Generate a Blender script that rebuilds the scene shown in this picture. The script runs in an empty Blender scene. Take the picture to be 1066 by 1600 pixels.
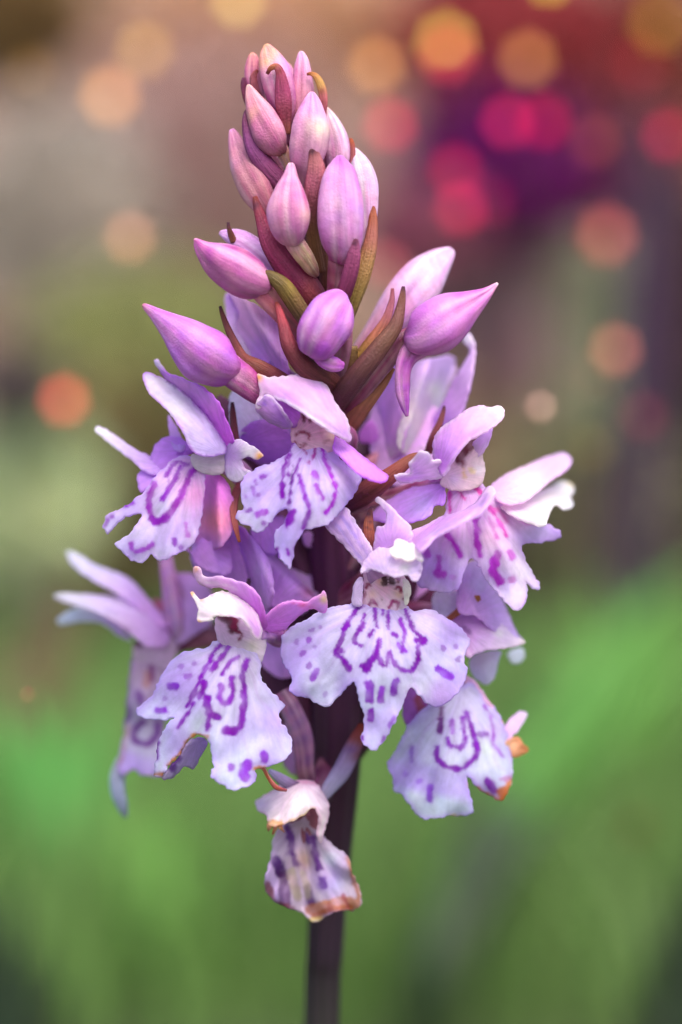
import bpy, math, random
import numpy as np
from mathutils import Vector, noise
from mathutils.geometry import delaunay_2d_cdt

SC = bpy.context.scene
COL = SC.collection
RNG = np.random.default_rng(7)
random.seed(11)

# ------------------------------------------------------------------ camera, sky, sun, exposure
S = 4e-5            # metres per photograph pixel in the plane of focus
D = 3250.0          # camera distance to that plane, same unit
APER = 165.0        # lens opening, same unit
ZC = 0.13           # camera height above the ground
cam_d = bpy.data.cameras.new('camera')
cam = bpy.data.objects.new('camera', cam_d)
COL.objects.link(cam)
cam.location = (0, -D * S, ZC)
cam.rotation_euler = (math.radians(90), 0, 0)
cam_d.sensor_fit = 'VERTICAL'
cam_d.sensor_height = 36
cam_d.lens = 36 * D / 1600.0
cam_d.clip_start = 0.01
cam_d.clip_end = 500
cam_d.dof.use_dof = True
cam_d.dof.focus_distance = (D + 10) * S
cam_d.dof.aperture_fstop = cam_d.lens / (APER * S * 1000)
cam_d.dof.aperture_blades = 7
cam_d.dof.aperture_rotation = math.radians(10)
SC.camera = cam

SUN_DIR = Vector((0.18, -0.56, 0.81)).normalized()
elev = math.asin(SUN_DIR.z)
azim = math.atan2(SUN_DIR.x, SUN_DIR.y)
world = bpy.data.worlds.new('World')
SC.world = world
world.use_nodes = True
wn = world.node_tree.nodes
wn.clear()
sky = wn.new('ShaderNodeTexSky')
sky.sky_type = 'NISHITA'
sky.sun_disc = False
sky.sun_elevation = elev
sky.sun_rotation = azim
sky.dust_density = 3.0
sky.ozone_density = 0.6
bg = wn.new('ShaderNodeBackground')
bg.inputs['Strength'].default_value = 0.15
wo = wn.new('ShaderNodeOutputWorld')
world.node_tree.links.new(sky.outputs[0], bg.inputs[0])
world.node_tree.links.new(bg.outputs[0], wo.inputs[0])

sun_d = bpy.data.lights.new('sun', 'SUN')
sun_d.energy = 1.35
sun_d.angle = math.radians(40)
sun_d.color = (1.0, 0.93, 0.86)
sun = bpy.data.objects.new('sun', sun_d)
COL.objects.link(sun)
sun.rotation_euler = (-SUN_DIR).to_track_quat('-Z', 'Y').to_euler()

SC.view_settings.view_transform = 'Standard'
SC.view_settings.look = 'None'
SC.view_settings.exposure = 1.25
SC.view_settings.gamma = 1
SC.view_settings.use_curve_mapping = False
SC.render.engine = 'CYCLES'
SC.cycles.use_denoising = True
SC.cycles.max_bounces = 8
SC.cycles.transmission_bounces = 4
SC.cycles.sample_clamp_indirect = 4

# ------------------------------------------------------------------ helpers
def lin(c):
    c = np.asarray(c, float) / 255.0
    return np.where(c <= 0.04045, c / 12.92, ((c + 0.055) / 1.055) ** 2.4)

def P(u, v, d):
    """a point whose direction is photo pixel (u, v), d pixels of depth behind the focus plane"""
    f = (D + d) / D
    return np.stack([(np.asarray(u, float) - 533) * f * S, np.asarray(d, float) * S + 0 * f,
                     ZC + (800 - np.asarray(v, float)) * f * S], -1)

ZOOM = {0: (0, 0, 1), 1: (280, 50, 1066 / 340), 2: (200, 340, 1066 / 340), 3: (500, 370, 1066 / 420),
        4: (130, 550, 1066 / 330), 5: (360, 560, 1066 / 300), 6: (560, 620, 1066 / 360), 7: (70, 840, 1066 / 430),
        8: (420, 760, 1066 / 360), 9: (560, 900, 1066 / 300), 10: (380, 1100, 3.2), 11: (340, 440, 1066 / 160),
        12: (280, 700, 1066 / 240), 13: (540, 500, 4.1), 14: (640, 840, 5.33), 15: (60, 840, 924 / 260),
        16: (520, 740, 5.33)}

def zx(k, pts):
    ox, oy, s = ZOOM[k]
    return np.array([(ox + p[0] / s, oy + p[1] / s) for p in pts], float)

def catmull(p, n, closed=False):
    """n samples per span through the rows of p"""
    p = np.asarray(p, float)
    m = len(p)
    out = []
    spans = m if closed else m - 1
    for i in range(spans):
        if closed:
            a, b, c, d = p[(i - 1) % m], p[i], p[(i + 1) % m], p[(i + 2) % m]
        else:
            b, c = p[i], p[i + 1]
            a = p[i - 1] if i else 2 * b - c
            d = p[i + 2] if i + 2 < m else 2 * c - b
        for t in np.linspace(0, 1, n, endpoint=False):
            out.append(0.5 * (2 * b + (c - a) * t + (2 * a - 5 * b + 4 * c - d) * t * t + (3 * b - a - 3 * c + d) * t ** 3))
    if not closed:
        out.append(p[-1])
    return np.array(out)

def resample(p, step, closed=True):
    q = np.vstack([p, p[:1]]) if closed else p
    seg = np.hypot(*(np.diff(q, axis=0).T))
    s = np.concatenate([[0], np.cumsum(seg)])
    n = max(8, int(s[-1] / step))
    t = np.linspace(0, s[-1], n, endpoint=not closed)
    return np.stack([np.interp(t, s, q[:, k]) for k in range(q.shape[1])], -1)

def segdist(pts, a, b):
    ab = b - a
    l2 = (ab ** 2).sum() + 1e-9
    t = np.clip(((pts - a) @ ab) / l2, 0, 1)
    return np.hypot(*(pts - (a + t[:, None] * ab)).T)

def polydist(pts, poly, closed=False):
    d = np.full(len(pts), 1e9)
    n = len(poly)
    if n == 1:
        return np.hypot(*(pts - poly[0]).T)
    for i in range(n if closed else n - 1):
        d = np.minimum(d, segdist(pts, poly[i], poly[(i + 1) % n]))
    return d

def inside(pts, poly):
    x, y = pts.T
    r = np.zeros(len(pts), bool)
    n = len(poly)
    for i in range(n):
        (x0, y0), (x1, y1) = poly[i], poly[(i + 1) % n]
        if y0 == y1:
            continue
        r ^= ((y0 > y) != (y1 > y)) & (x < (x1 - x0) * (y - y0) / (y1 - y0) + x0)
    return r

def tps(ctrl):
    c = np.asarray(ctrl, float)
    if len(c) == 1:
        return lambda p: np.full(len(p), c[0, 2])
    if len(c) == 2:
        a, b = c
        ab = b[:2] - a[:2]
        def f2(p):
            t = ((p - a[:2]) @ ab) / (ab @ ab)
            return a[2] + (b[2] - a[2]) * np.clip(t, -.4, 1.4)
        return f2
    sc = 100.0
    X = c[:, :2] / sc
    U = lambda r2: np.where(r2 > 1e-12, r2 * np.log(r2 + 1e-12), 0)
    n = len(c)
    K = U(((X[:, None] - X[None]) ** 2).sum(-1)) + 0.02 * np.eye(n)
    Pm = np.hstack([np.ones((n, 1)), X])
    A = np.block([[K, Pm], [Pm.T, np.zeros((3, 3))]])
    w = np.linalg.lstsq(A, np.concatenate([c[:, 2], np.zeros(3)]), rcond=None)[0]
    lo, hi = c[:, 2].min() - 40, c[:, 2].max() + 40
    def f(p):
        q = p / sc
        return np.clip(U(((q[:, None] - X[None]) ** 2).sum(-1)) @ w[:n] + w[n] + q @ w[n + 1:], lo, hi)
    return f

def waves(p, lam, seed):
    r = np.random.default_rng(seed)
    o = np.zeros(len(p))
    for k in range(5):
        a = r.uniform(0, 2 * math.pi)
        f = 2 * math.pi / (lam * r.uniform(.7, 1.6))
        o += np.sin((p[:, 0] * math.cos(a) + p[:, 1] * math.sin(a)) * f + r.uniform(0, 7))
    return o / 2.6

def smooth01(x):
    x = np.clip(x, 0, 1)
    return x * x * (3 - 2 * x)

def mkmesh(name, co, faces, colr, fan, mat, parent, thick=0.0):
    me = bpy.data.meshes.new(name)
    me.from_pydata([tuple(c) for c in co], [], faces)
    a = me.attributes.new('Col', 'FLOAT_COLOR', 'POINT')
    a.data.foreach_set('color', np.hstack([np.clip(colr, 0, 1), np.ones((len(co), 1))]).astype('f').ravel())
    b = me.attributes.new('Fan', 'FLOAT_VECTOR', 'POINT')
    b.data.foreach_set('vector', np.asarray(fan, 'f').ravel())
    me.materials.append(mat)
    for pl in me.polygons:
        pl.use_smooth = True
    me.update()
    o = bpy.data.objects.new(name, me)
    COL.objects.link(o)
    if parent is not None:
        o.parent = parent
    if thick:
        m = o.modifiers.new('thickness', 'SOLIDIFY')
        m.thickness = thick * S
        m.offset = 0
    return o

SEED = [100]
DEP = [0.0]      # how much farther back the flower being built stands
def tinted(c, p, tints, s=1.0):
    for (x, y, r, tc, k) in tints:
        w = k * np.exp(-(((p[:, 0] - x) ** 2 + (p[:, 1] - y) ** 2) / (r * r)))
        c = c + (lin(tc) - c) * w[:, None]
    return c

def patch(name, parent, k, outline, ctrl, base, tip=None, edge=None, edge_w=10, fan=None, strokes=(), spot=(134, 0, 172),
          tints=(), bulge=0, ruf=4, lam=60, step=4.0, thick=3.2, mat=None, rip=0.0, nrip=9, jit=0.9, soft=3.0, tilt=None):
    """a petal: traced outline, its own depth field (ctrl points), cupping and ruffles, pigment in vertex colours"""
    ox, oy, s = ZOOM[k]
    SEED[0] += 1
    sd = SEED[0]
    out = resample(catmull(zx(k, outline), 8, True), step)
    if name == 'lip':
        jit *= 1.5
    out = out + np.stack([waves(out, 11, sd), waves(out, 11, sd + 500)], -1) * jit
    lo, hi = out.min(0), out.max(0)
    gx, gy = np.meshgrid(np.arange(lo[0], hi[0], step), np.arange(lo[1], hi[1], step * .87))
    gx = gx + (np.arange(gx.shape[0]) % 2)[:, None] * step * .5
    g = np.stack([gx.ravel(), gy.ravel()], -1) + np.random.default_rng(sd).uniform(-.12, .12, (gx.size, 2)) * step
    g = g[inside(g, out)]
    if len(g):
        g = g[polydist(g, out, True) > step * .55]
    pts = np.vstack([out, g]) if len(g) else out
    n = len(out)
    vs, es, fs, *_ = delaunay_2d_cdt([Vector(q) for q in pts], [], [list(range(n))], 1, 1e-5)
    p = np.array([(q.x, q.y) for q in vs])
    dist = polydist(p, out, True)
    mx = max(dist.max(), 1e-3)
    phi = np.sqrt(np.clip(1 - (1 - np.clip(dist / mx, 0, 1)) ** 2, 0, 1))
    E = np.array([(a, b) for a, b in es]) if len(es) else np.zeros((0, 2), int)
    if len(E):
        deg = np.bincount(E.ravel(), minlength=len(p))[:, None].clip(1)
        for _ in range(12):
            acc = np.zeros(len(p))
            np.add.at(acc, E[:, 0], phi[E[:, 1]])
            np.add.at(acc, E[:, 1], phi[E[:, 0]])
            phi = .4 * phi + .6 * acc / deg[:, 0]
    cz = zx(k, [(c[0], c[1]) for c in ctrl])
    d = tps([(a[0], a[1], c[2]) for a, c in zip(cz, ctrl)])(p)
    d = d + DEP[0]
    fo = zx(k, [fan])[0] if fan is not None else cz[0]
    rel = p - fo
    rad = np.hypot(*rel.T)
    rn = rad / max(rad.max(), 1)
    ang = np.arctan2(rel[:, 0], rel[:, 1] + 1e-6)
    tl = tilt if tilt is not None else (.08 if name in ('lip', 'flower') else .22)
    d = d - tl * (p[:, 1] - p[:, 1].mean())
    d = d + .55 * np.sin(ang * 31 + 2 * waves(p, 50, sd + 12)) * smooth01(rn * 2)
    d = d - bulge * phi + ruf * waves(p, lam, sd) * (0.35 + 0.65 * (1 - phi))
    d = d + rip * np.sin(ang * nrip + waves(p, 90, sd + 9)) * rn
    c0, c1 = lin(base), lin(tip if tip is not None else base)
    c = c0 + (c1 - c0) * smooth01(rn)[:, None]
    if edge is not None:
        w = smooth01(1 - dist / edge_w) * (0.75 + 0.25 * waves(p, 30, sd + 3))
        c = c + (lin(edge) - c) * np.clip(w, 0, 1)[:, None]
    c = c * (1 + 0.05 * waves(p, 45, sd + 4))[:, None]
    c = tinted(c, p, [(*zx(k, [(t[0], t[1])])[0], t[2] / s, t[3], t[4]) for t in tints])
    if name == 'lip':
        bl = np.clip(.16 + .42 * waves(p, 80, sd + 20), 0, .6) * smooth01((rn - .25) * 1.6)
        c = c + (lin((188, 150, 228)) - c) * bl[:, None]
    c = np.clip(c, 0, 1) ** (.90 if name == 'lip' else .60)
    lum = (c @ np.array([.25, .6, .15]))[:, None]
    c = np.clip(lum + (c - lum) * (1.25 if name == 'lip' else 1.4), 0, .93) * np.array([1.06, 1.0, .985] if name != 'lip' else [1.02, 1.02, 1.0])
    ve = np.clip(np.sin(ang * 17 + 1.6 * waves(p, 60, sd + 50)), 0, 1) ** 10 * .16 * smooth01(rn * 3) * (1.15 - rn)
    c = c + (c * np.array([.86, .55, .9]) - c) * np.clip(ve * 2, 0, 1)[:, None]
    fq = np.stack([ang * 140, rn * 60], -1)
    wob = waves(fq, 9, sd + 60) * 0.7 + waves(p, 8, sd + 7) * 0.5 + waves(p, 17, sd + 8) * 1.25
    var = np.clip(.95 + .2 * waves(p, 26, sd + 30), .55, 1.0)
    hue = np.clip(.5 + .5 * waves(p, 40, sd + 31), 0, 1)[:, None]
    hal = np.zeros(len(p))
    for st in strokes:
        line, wd = st[0], st[1] / s
        stc = lin(st[2]) if len(st) > 2 and st[2] is not None else lin(spot)
        kk = st[3] if len(st) > 3 else 0.95
        ln = zx(k, line)
        if len(ln) > 2:
            ln = catmull(ln, 5)
        dd = polydist(p, ln) + wob
        sf = soft * 1.35
        w = kk * var * smooth01((wd * .56 + sf * .58 - dd) / sf)
        h = .22 * kk * smooth01((wd * .5 + sf * 2.2 - dd) / (sf * 3)) * (name == 'lip')
        c = c + (lin((176, 110, 216)) - c) * np.clip(h - hal, 0, 1)[:, None]
        hal = np.maximum(hal, h)
        sv = stc + (np.clip(stc * np.array([1.2, 1.5, 1.3]), 0, 1) - stc) * hue
        c = c + (sv - c) * w[:, None]
    fanv = np.stack([ang * 6, rn * 1.2, np.full(len(p), sd * 1.7)], -1)
    return mkmesh(name, P(p[:, 0], p[:, 1], d), [tuple(f) for f in fs], c, fanv, mat or M['petal'], parent, thick)

def loft(name, parent, k, path, cols, flat=0.9, ridges=3, rk=0.12, ph=0.4, tints=(), mat=None, nseg=22, stripe=0.13, bump=0.09):
    """a closed tapering body along a path of (x, y, depth, radius)"""
    ox, oy, s = ZOOM[k]
    SEED[0] += 1
    sd = SEED[0]
    q = np.array([(ox + a[0] / s, oy + a[1] / s, a[2] + DEP[0], a[3] / s) for a in path], float)
    q = catmull(q, 7)
    q[:, 3] = np.clip(q[:, 3], .4, None)
    W = P(q[:, 0], q[:, 1], q[:, 2])
    R = q[:, 3] * S * (D + q[:, 2]) / D
    T = np.gradient(W, axis=0)
    T /= np.linalg.norm(T, axis=1)[:, None] + 1e-12
    view = np.array([0, 1.0, 0])
    n1 = np.cross(T, view)
    n1 /= np.linalg.norm(n1, axis=1)[:, None] + 1e-9
    n2 = np.cross(n1, T)
    th = np.linspace(0, 2 * math.pi, nseg, endpoint=False)
    co, cc, fv, p2 = [], [], [], []
    CL = [lin(c) for c in cols]
    n = len(q)
    for i in range(n):
        t = i / (n - 1)
        x = t * (len(CL) - 1)
        j = min(int(x), len(CL) - 2) if len(CL) > 1 else 0
        c = CL[j] + (CL[j + 1] - CL[j]) * smooth01(x - j) if len(CL) > 1 else CL[0]
        for m, a in enumerate(th):
            rr = 1 + rk * (abs(math.cos((a + ph + t * .5) * ridges / 2)) * 2 - 1.2) + bump * noise.noise(Vector((math.cos(a) * 1.3, math.sin(a) * 1.3, t * 5 + sd)))
            w = W[i] + (n1[i] * math.cos(a) + n2[i] * math.sin(a) * flat) * R[i] * rr
            co.append(w)
            g = 1 + stripe * math.sin(a * 11 + 3.5 * noise.noise(Vector((a, t * 2, sd)))) + .10 * noise.noise(Vector((math.cos(a) * 2, math.sin(a) * 2, t * 3 + sd * 3.1)))
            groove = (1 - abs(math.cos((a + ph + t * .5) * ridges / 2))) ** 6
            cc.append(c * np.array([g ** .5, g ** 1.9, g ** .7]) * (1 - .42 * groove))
            fv.append((math.cos(a) * 2.2 + math.sin(a) * 1.1, t * 1.2, sd * 1.3))
            p2.append((q[i, 0] + math.cos(a) * q[i, 3] * 0.8, q[i, 1]))
    F = []
    for i in range(n - 1):
        for m in range(nseg):
            b = (m + 1) % nseg
            F.append((i * nseg + m, i * nseg + b, (i + 1) * nseg + b, (i + 1) * nseg + m))
    F.append(tuple(range(nseg))[::-1])
    F.append(tuple(range((n - 1) * nseg, n * nseg)))
    c = tinted(np.array(cc), np.array(p2), [(ox + t[0] / s, oy + t[1] / s, t[2] / s, t[3], t[4]) for t in tints])
    if mat is None:
        c = np.clip(c, 0, 1) ** 1.08 * .80
        lum = (c @ np.array([.25, .6, .15]))[:, None]
        c = lum + (c - lum) * 1.06
        P2 = np.array(p2)
        mo = np.clip(.5 + .6 * waves(P2, 26, sd + 40), 0, 1)[:, None] * .22
        c = c + (lin((214, 150, 150)) - c) * mo
        fa_ = np.array(fv)[:, :2] * np.array([9, 3.0])
        mo = np.clip(waves(fa_, 5, sd + 42), 0, 1)[:, None] * .3
        c = c + (lin((236, 206, 214)) - c) * mo
        mo = np.clip(waves(fa_, 4, sd + 43), 0, 1)[:, None] * .3
        c = c + (lin((166, 62, 128)) - c) * mo
        mo = np.clip(.3 + .8 * waves(P2, 15, sd + 41) - .3, 0, 1)[:, None] * .25
        c = c + (lin((150, 70, 120)) - c) * mo
    return mkmesh(name, np.array(co), F, c, np.array(fv), mat or M['bud'], parent)

def blade(name, parent, k, path, cols, cup=0.22, roll=0.0, tints=(), mat=None, thick=5, specks=0, na=9, ruf=0.03):
    """a bract or leaf: (x, y, depth, full width) along its midline, channelled across"""
    ox, oy, s = ZOOM[k]
    SEED[0] += 1
    sd = SEED[0]
    q = np.array([(ox + a[0] / s, oy + a[1] / s, a[2] + DEP[0], a[3] / s) for a in path], float)
    q = catmull(q, 8)
    q[:, 3] = np.clip(q[:, 3], .5, None)
    if name == 'bract':
        q[:, 3] *= .86
    W = P(q[:, 0], q[:, 1], q[:, 2])
    R = q[:, 3] * .5 * S * (D + q[:, 2]) / D
    T = np.gradient(W, axis=0)
    T /= np.linalg.norm(T, axis=1)[:, None] + 1e-12
    n1 = np.cross(T, np.array([0, 1.0, 0]))
    n1 /= np.linalg.norm(n1, axis=1)[:, None] + 1e-9
    n2 = np.cross(n1, T)
    n2 *= np.sign(n2[:, 1:2] + 1e-9)          # away from the camera
    co, cc, fv, p2 = [], [], [], []
    CL = [lin(c) for c in cols]
    n = len(q)
    cr, sr = math.cos(roll), math.sin(roll)
    for i in range(n):
        t = i / (n - 1)
        x = t * (len(CL) - 1)
        j = min(int(x), len(CL) - 2) if len(CL) > 1 else 0
        c = CL[j] + (CL[j + 1] - CL[j]) * smooth01(x - j) if len(CL) > 1 else CL[0]
        a1 = n1[i] * cr + n2[i] * sr
        a2 = n2[i] * cr - n1[i] * sr
        for m in range(na):
            u = 2 * m / (na - 1) - 1
            wv = ruf * noise.noise(Vector((u * 1.5, t * 6, sd)))
            co.append(W[i] + a1 * u * R[i] + a2 * R[i] * (cup * 2 * (u * u - .4) + wv * 2))
            g = 1 + .10 * math.cos(u * 14) + .18 * noise.noise(Vector((u * 2, t * 5, sd * 2.7))) - .12 * (1 - abs(u)) ** 5
            cc.append(c * g)
            fv.append((u * 3, t * 2, sd * 1.9))
            p2.append((q[i, 0] + u * q[i, 3] * .5, q[i, 1]))
    F = []
    for i in range(n - 1):
        for m in range(na - 1):
            F.append((i * na + m, i * na + m + 1, (i + 1) * na + m + 1, (i + 1) * na + m))
    c = tinted(np.array(cc), np.array(p2), [(ox + t[0] / s, oy + t[1] / s, t[2] / s, t[3], t[4]) for t in tints])
    if name == 'bract':
        c = c * np.array([.84, .80, .92])
    o = mkmesh(name, np.array(co), F, c, np.array(fv), mat or M['bract'], parent, thick)
    return o

def empty(name, loc, parent=None):
    o = bpy.data.objects.new(name, None)
    COL.objects.link(o)
    o.location = loc
    o.empty_display_size = .005
    if parent is not None:
        o.parent = parent
    return o

def tag(o, label, cat, group=None):
    o['label'] = label
    o['category'] = cat
    if group:
        o['group'] = group
    return o

# ------------------------------------------------------------------ materials
def nodes(name):
    m = bpy.data.materials.new(name)
    m.use_nodes = True
    nt = m.node_tree
    nt.nodes.clear()
    return m, nt, nt.nodes.new, nt.links.new

def tissue(name, rough, spec, transl, cell, streak=(0.90, 1.10), bump=0.35, sss=0.0, sheen=0.0):
    """plant tissue: pigment attribute x fan-wise vein streaks, cell relief, light passing through"""
    m, nt, N, L = nodes(name)
    at = N('ShaderNodeAttribute'); at.attribute_name = 'Col'
    fa = N('ShaderNodeAttribute'); fa.attribute_name = 'Fan'
    n1 = N('ShaderNodeTexNoise'); n1.inputs['Scale'].default_value = 2.2; n1.inputs['Detail'].default_value = 4.5
    L(fa.outputs['Vector'], n1.inputs['Vector'])
    mr = N('ShaderNodeMapRange')
    mr.inputs['From Min'].default_value = .3; mr.inputs['From Max'].default_value = .7
    mr.inputs['To Min'].default_value = streak[0]; mr.inputs['To Max'].default_value = streak[1]
    L(n1.outputs['Fac'], mr.inputs['Value'])
    ge = N('ShaderNodeNewGeometry')
    n2 = N('ShaderNodeTexNoise'); n2.inputs['Scale'].default_value = 2600; n2.inputs['Detail'].default_value = 4
    L(ge.outputs['Position'], n2.inputs['Vector'])
    mr2 = N('ShaderNodeMapRange')
    mr2.inputs['From Min'].default_value = .3; mr2.inputs['From Max'].default_value = .7
    mr2.inputs['To Min'].default_value = .93; mr2.inputs['To Max'].default_value = 1.06
    L(n2.outputs['Fac'], mr2.inputs['Value'])
    mu = N('ShaderNodeMath'); mu.operation = 'MULTIPLY'
    L(mr.outputs[0], mu.inputs[0]); L(mr2.outputs[0], mu.inputs[1])
    sc = N('ShaderNodeVectorMath'); sc.operation = 'SCALE'
    L(at.outputs['Color'], sc.inputs[0]); L(mu.outputs[0], sc.inputs['Scale'])
    vo = N('ShaderNodeTexVoronoi'); vo.inputs['Scale'].default_value = cell
    L(ge.outputs['Position'], vo.inputs['Vector'])
    ad = N('ShaderNodeMath'); ad.operation = 'MULTIPLY_ADD'
    ad.inputs[1].default_value = .6
    L(vo.outputs['Distance'], ad.inputs[0])
    m3 = N('ShaderNodeMath'); m3.operation = 'MULTIPLY'; m3.inputs[1].default_value = 2.0
    L(n1.outputs['Fac'], m3.inputs[0]); L(m3.outputs[0], ad.inputs[2])
    bu = N('ShaderNodeBump'); bu.inputs['Strength'].default_value = bump; bu.inputs['Distance'].default_value = 1.2e-4
    L(ad.outputs[0], bu.inputs['Height'])
    pb = N('ShaderNodeBsdfPrincipled')
    pb.inputs['Roughness'].default_value = rough
    pb.inputs['Specular IOR Level'].default_value = spec
    pb.inputs['Sheen Weight'].default_value = sheen
    pb.inputs['Subsurface Weight'].default_value = sss
    pb.inputs['Subsurface Radius'].default_value = (1.0, .6, .9)
    pb.inputs['Subsurface Scale'].default_value = 4e-4
    L(sc.outputs[0], pb.inputs['Base Color']); L(bu.outputs[0], pb.inputs['Normal'])
    out = N('ShaderNodeOutputMaterial')
    if transl:
        tr = N('ShaderNodeBsdfTranslucent')
        L(sc.outputs[0], tr.inputs['Color'])
        mx = N('ShaderNodeMixShader'); mx.inputs[0].default_value = transl
        L(pb.outputs[0], mx.inputs[1]); L(tr.outputs[0], mx.inputs[2]); L(mx.outputs[0], out.inputs[0])
    else:
        L(pb.outputs[0], out.inputs[0])
    return m

M = {}
M['petal'] = tissue('petal_tissue', .48, .35, .58, 9000, (.88, 1.08), .24)
M['bud'] = tissue('bud_tissue', .5, .35, .0, 8000, (.84, 1.12), .32, sss=.25)
M['bract'] = tissue('bract_tissue', .5, .4, .18, 7000, (.80, 1.15), .5)
M['stem'] = tissue('stem_tissue', .5, .35, .0, 5000, (.85, 1.12), .4)

def leafmat(name, c, var=.25, transl=.3, rough=.55, scale=30):
    m, nt, N, L = nodes(name)
    ge = N('ShaderNodeNewGeometry')
    n = N('ShaderNodeTexNoise'); n.inputs['Scale'].default_value = scale; n.inputs['Detail'].default_value = 3
    L(ge.outputs['Position'], n.inputs['Vector'])
    r = N('ShaderNodeValToRGB')
    c = lin(c) * .87
    r.color_ramp.elements[0].position = .3; r.color_ramp.elements[1].position = .7
    r.color_ramp.elements[0].color = (*(c * (1 - var)), 1)
    r.color_ramp.elements[1].color = (*np.clip(c * (1 + var), 0, .9), 1)
    L(n.outputs['Fac'], r.inputs[0])
    pb = N('ShaderNodeBsdfPrincipled'); pb.inputs['Roughness'].default_value = rough
    pb.inputs['Specular IOR Level'].default_value = .25
    L(r.outputs[0], pb.inputs['Base Color'])
    tr = N('ShaderNodeBsdfTranslucent'); L(r.outputs[0], tr.inputs['Color'])
    mx = N('ShaderNodeMixShader'); mx.inputs[0].default_value = transl
    out = N('ShaderNodeOutputMaterial')
    L(pb.outputs[0], mx.inputs[1]); L(tr.outputs[0], mx.inputs[2]); L(mx.outputs[0], out.inputs[0])
    return m

def glowmat(name, c, strength):
    m, nt, N, L = nodes(name)
    e = N('ShaderNodeEmission')
    e.inputs['Color'].default_value = (*lin(c), 1)
    e.inputs['Strength'].default_value = strength
    out = N('ShaderNodeOutputMaterial')
    L(e.outputs[0], out.inputs[0])
    return m

# ------------------------------------------------------------------ the place behind: ground, bank, grass, shrubs, added glow points
def sheet(name, x0, x1, y0, y1, nx, ny, zf, mat):
    co, F = [], []
    for j in range(ny + 1):
        for i in range(nx + 1):
            x = x0 + (x1 - x0) * i / nx
            y = y0 + (y1 - y0) * j / ny
            co.append((x, y, zf(x, y)))
    for j in range(ny):
        for i in range(nx):
            a = j * (nx + 1) + i
            F.append((a, a + 1, a + nx + 2, a + nx + 1))
    me = bpy.data.meshes.new(name)
    me.from_pydata(co, [], F)
    me.materials.append(mat)
    for pl in me.polygons:
        pl.use_smooth = True
    o = bpy.data.objects.new(name, me)
    COL.objects.link(o)
    return o

def wpt(u, v, dist):
    return Vector(P(u, v, dist / S - D))

g = sheet('ground', -60, 60, -20, 120, 40, 40, lambda x, y: 0.0, leafmat('meadow_turf', (66, 84, 42), .35, .0, .9, 6))
g['kind'] = 'structure'
BANK0, BANK1 = 2.3, 4.2
def bankz(x, y):
    t = max(0, min(1, (y - BANK0) / (BANK1 - BANK0)))
    return .004 + 1.9 * t * t * (3 - 2 * t) + .06 * t * noise.noise(Vector((x * 2, y * 2, 0)))
bk = sheet('bank', -8, 8, BANK0, 8, 60, 40, bankz, leafmat('bank_earth', (122, 98, 84), .5, .0, .95, 5))
bk['kind'] = 'structure'

def grass(name, n, region, hts, mat, label, wid=.004):
    co, F = [], []
    for _ in range(n):
        x, y = region()
        h = random.uniform(*hts)
        a = random.uniform(0, 2 * math.pi)
        lean = random.uniform(.1, .6) * h
        dx, dy = math.cos(a), math.sin(a)
        b = random.uniform(0, math.pi)
        sx, sy = math.cos(b), math.sin(b)
        w = wid * random.uniform(.6, 1.3)
        i0 = len(co)
        for t in (0, .35, .7, 1):
            ww = w * (1 - t) ** .7 * .5
            cx, cy, cz = x + dx * lean * t * t, y + dy * lean * t * t, h * (t - .18 * t * t)
            co.append((cx - sx * ww, cy - sy * ww, cz))
            co.append((cx + sx * ww, cy + sy * ww, cz))
        for k in range(3):
            F.append((i0 + 2 * k, i0 + 2 * k + 1, i0 + 2 * k + 3, i0 + 2 * k + 2))
    me = bpy.data.meshes.new(name)
    me.from_pydata(co, [], F)
    me.materials.append(mat)
    o = bpy.data.objects.new(name, me)
    COL.objects.link(o)
    o['kind'] = 'stuff'
    o['label'] = label
    o['category'] = 'grass'
    return o

def fov_region(y0, y1, pad=1.25):
    def r():
        y = math.sqrt(random.uniform(y0 * y0, y1 * y1))
        hw = y * 533 / D * pad + .02
        return random.uniform(-hw, hw), y - D * S
    return r
grass('grass', 21000, fov_region(.5, 2.6, 1.9), (.04, .085), leafmat('grass_blade', (112, 146, 76), .35, .35, .5, 9), 'soft green meadow grass spreading behind the orchid')

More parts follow.
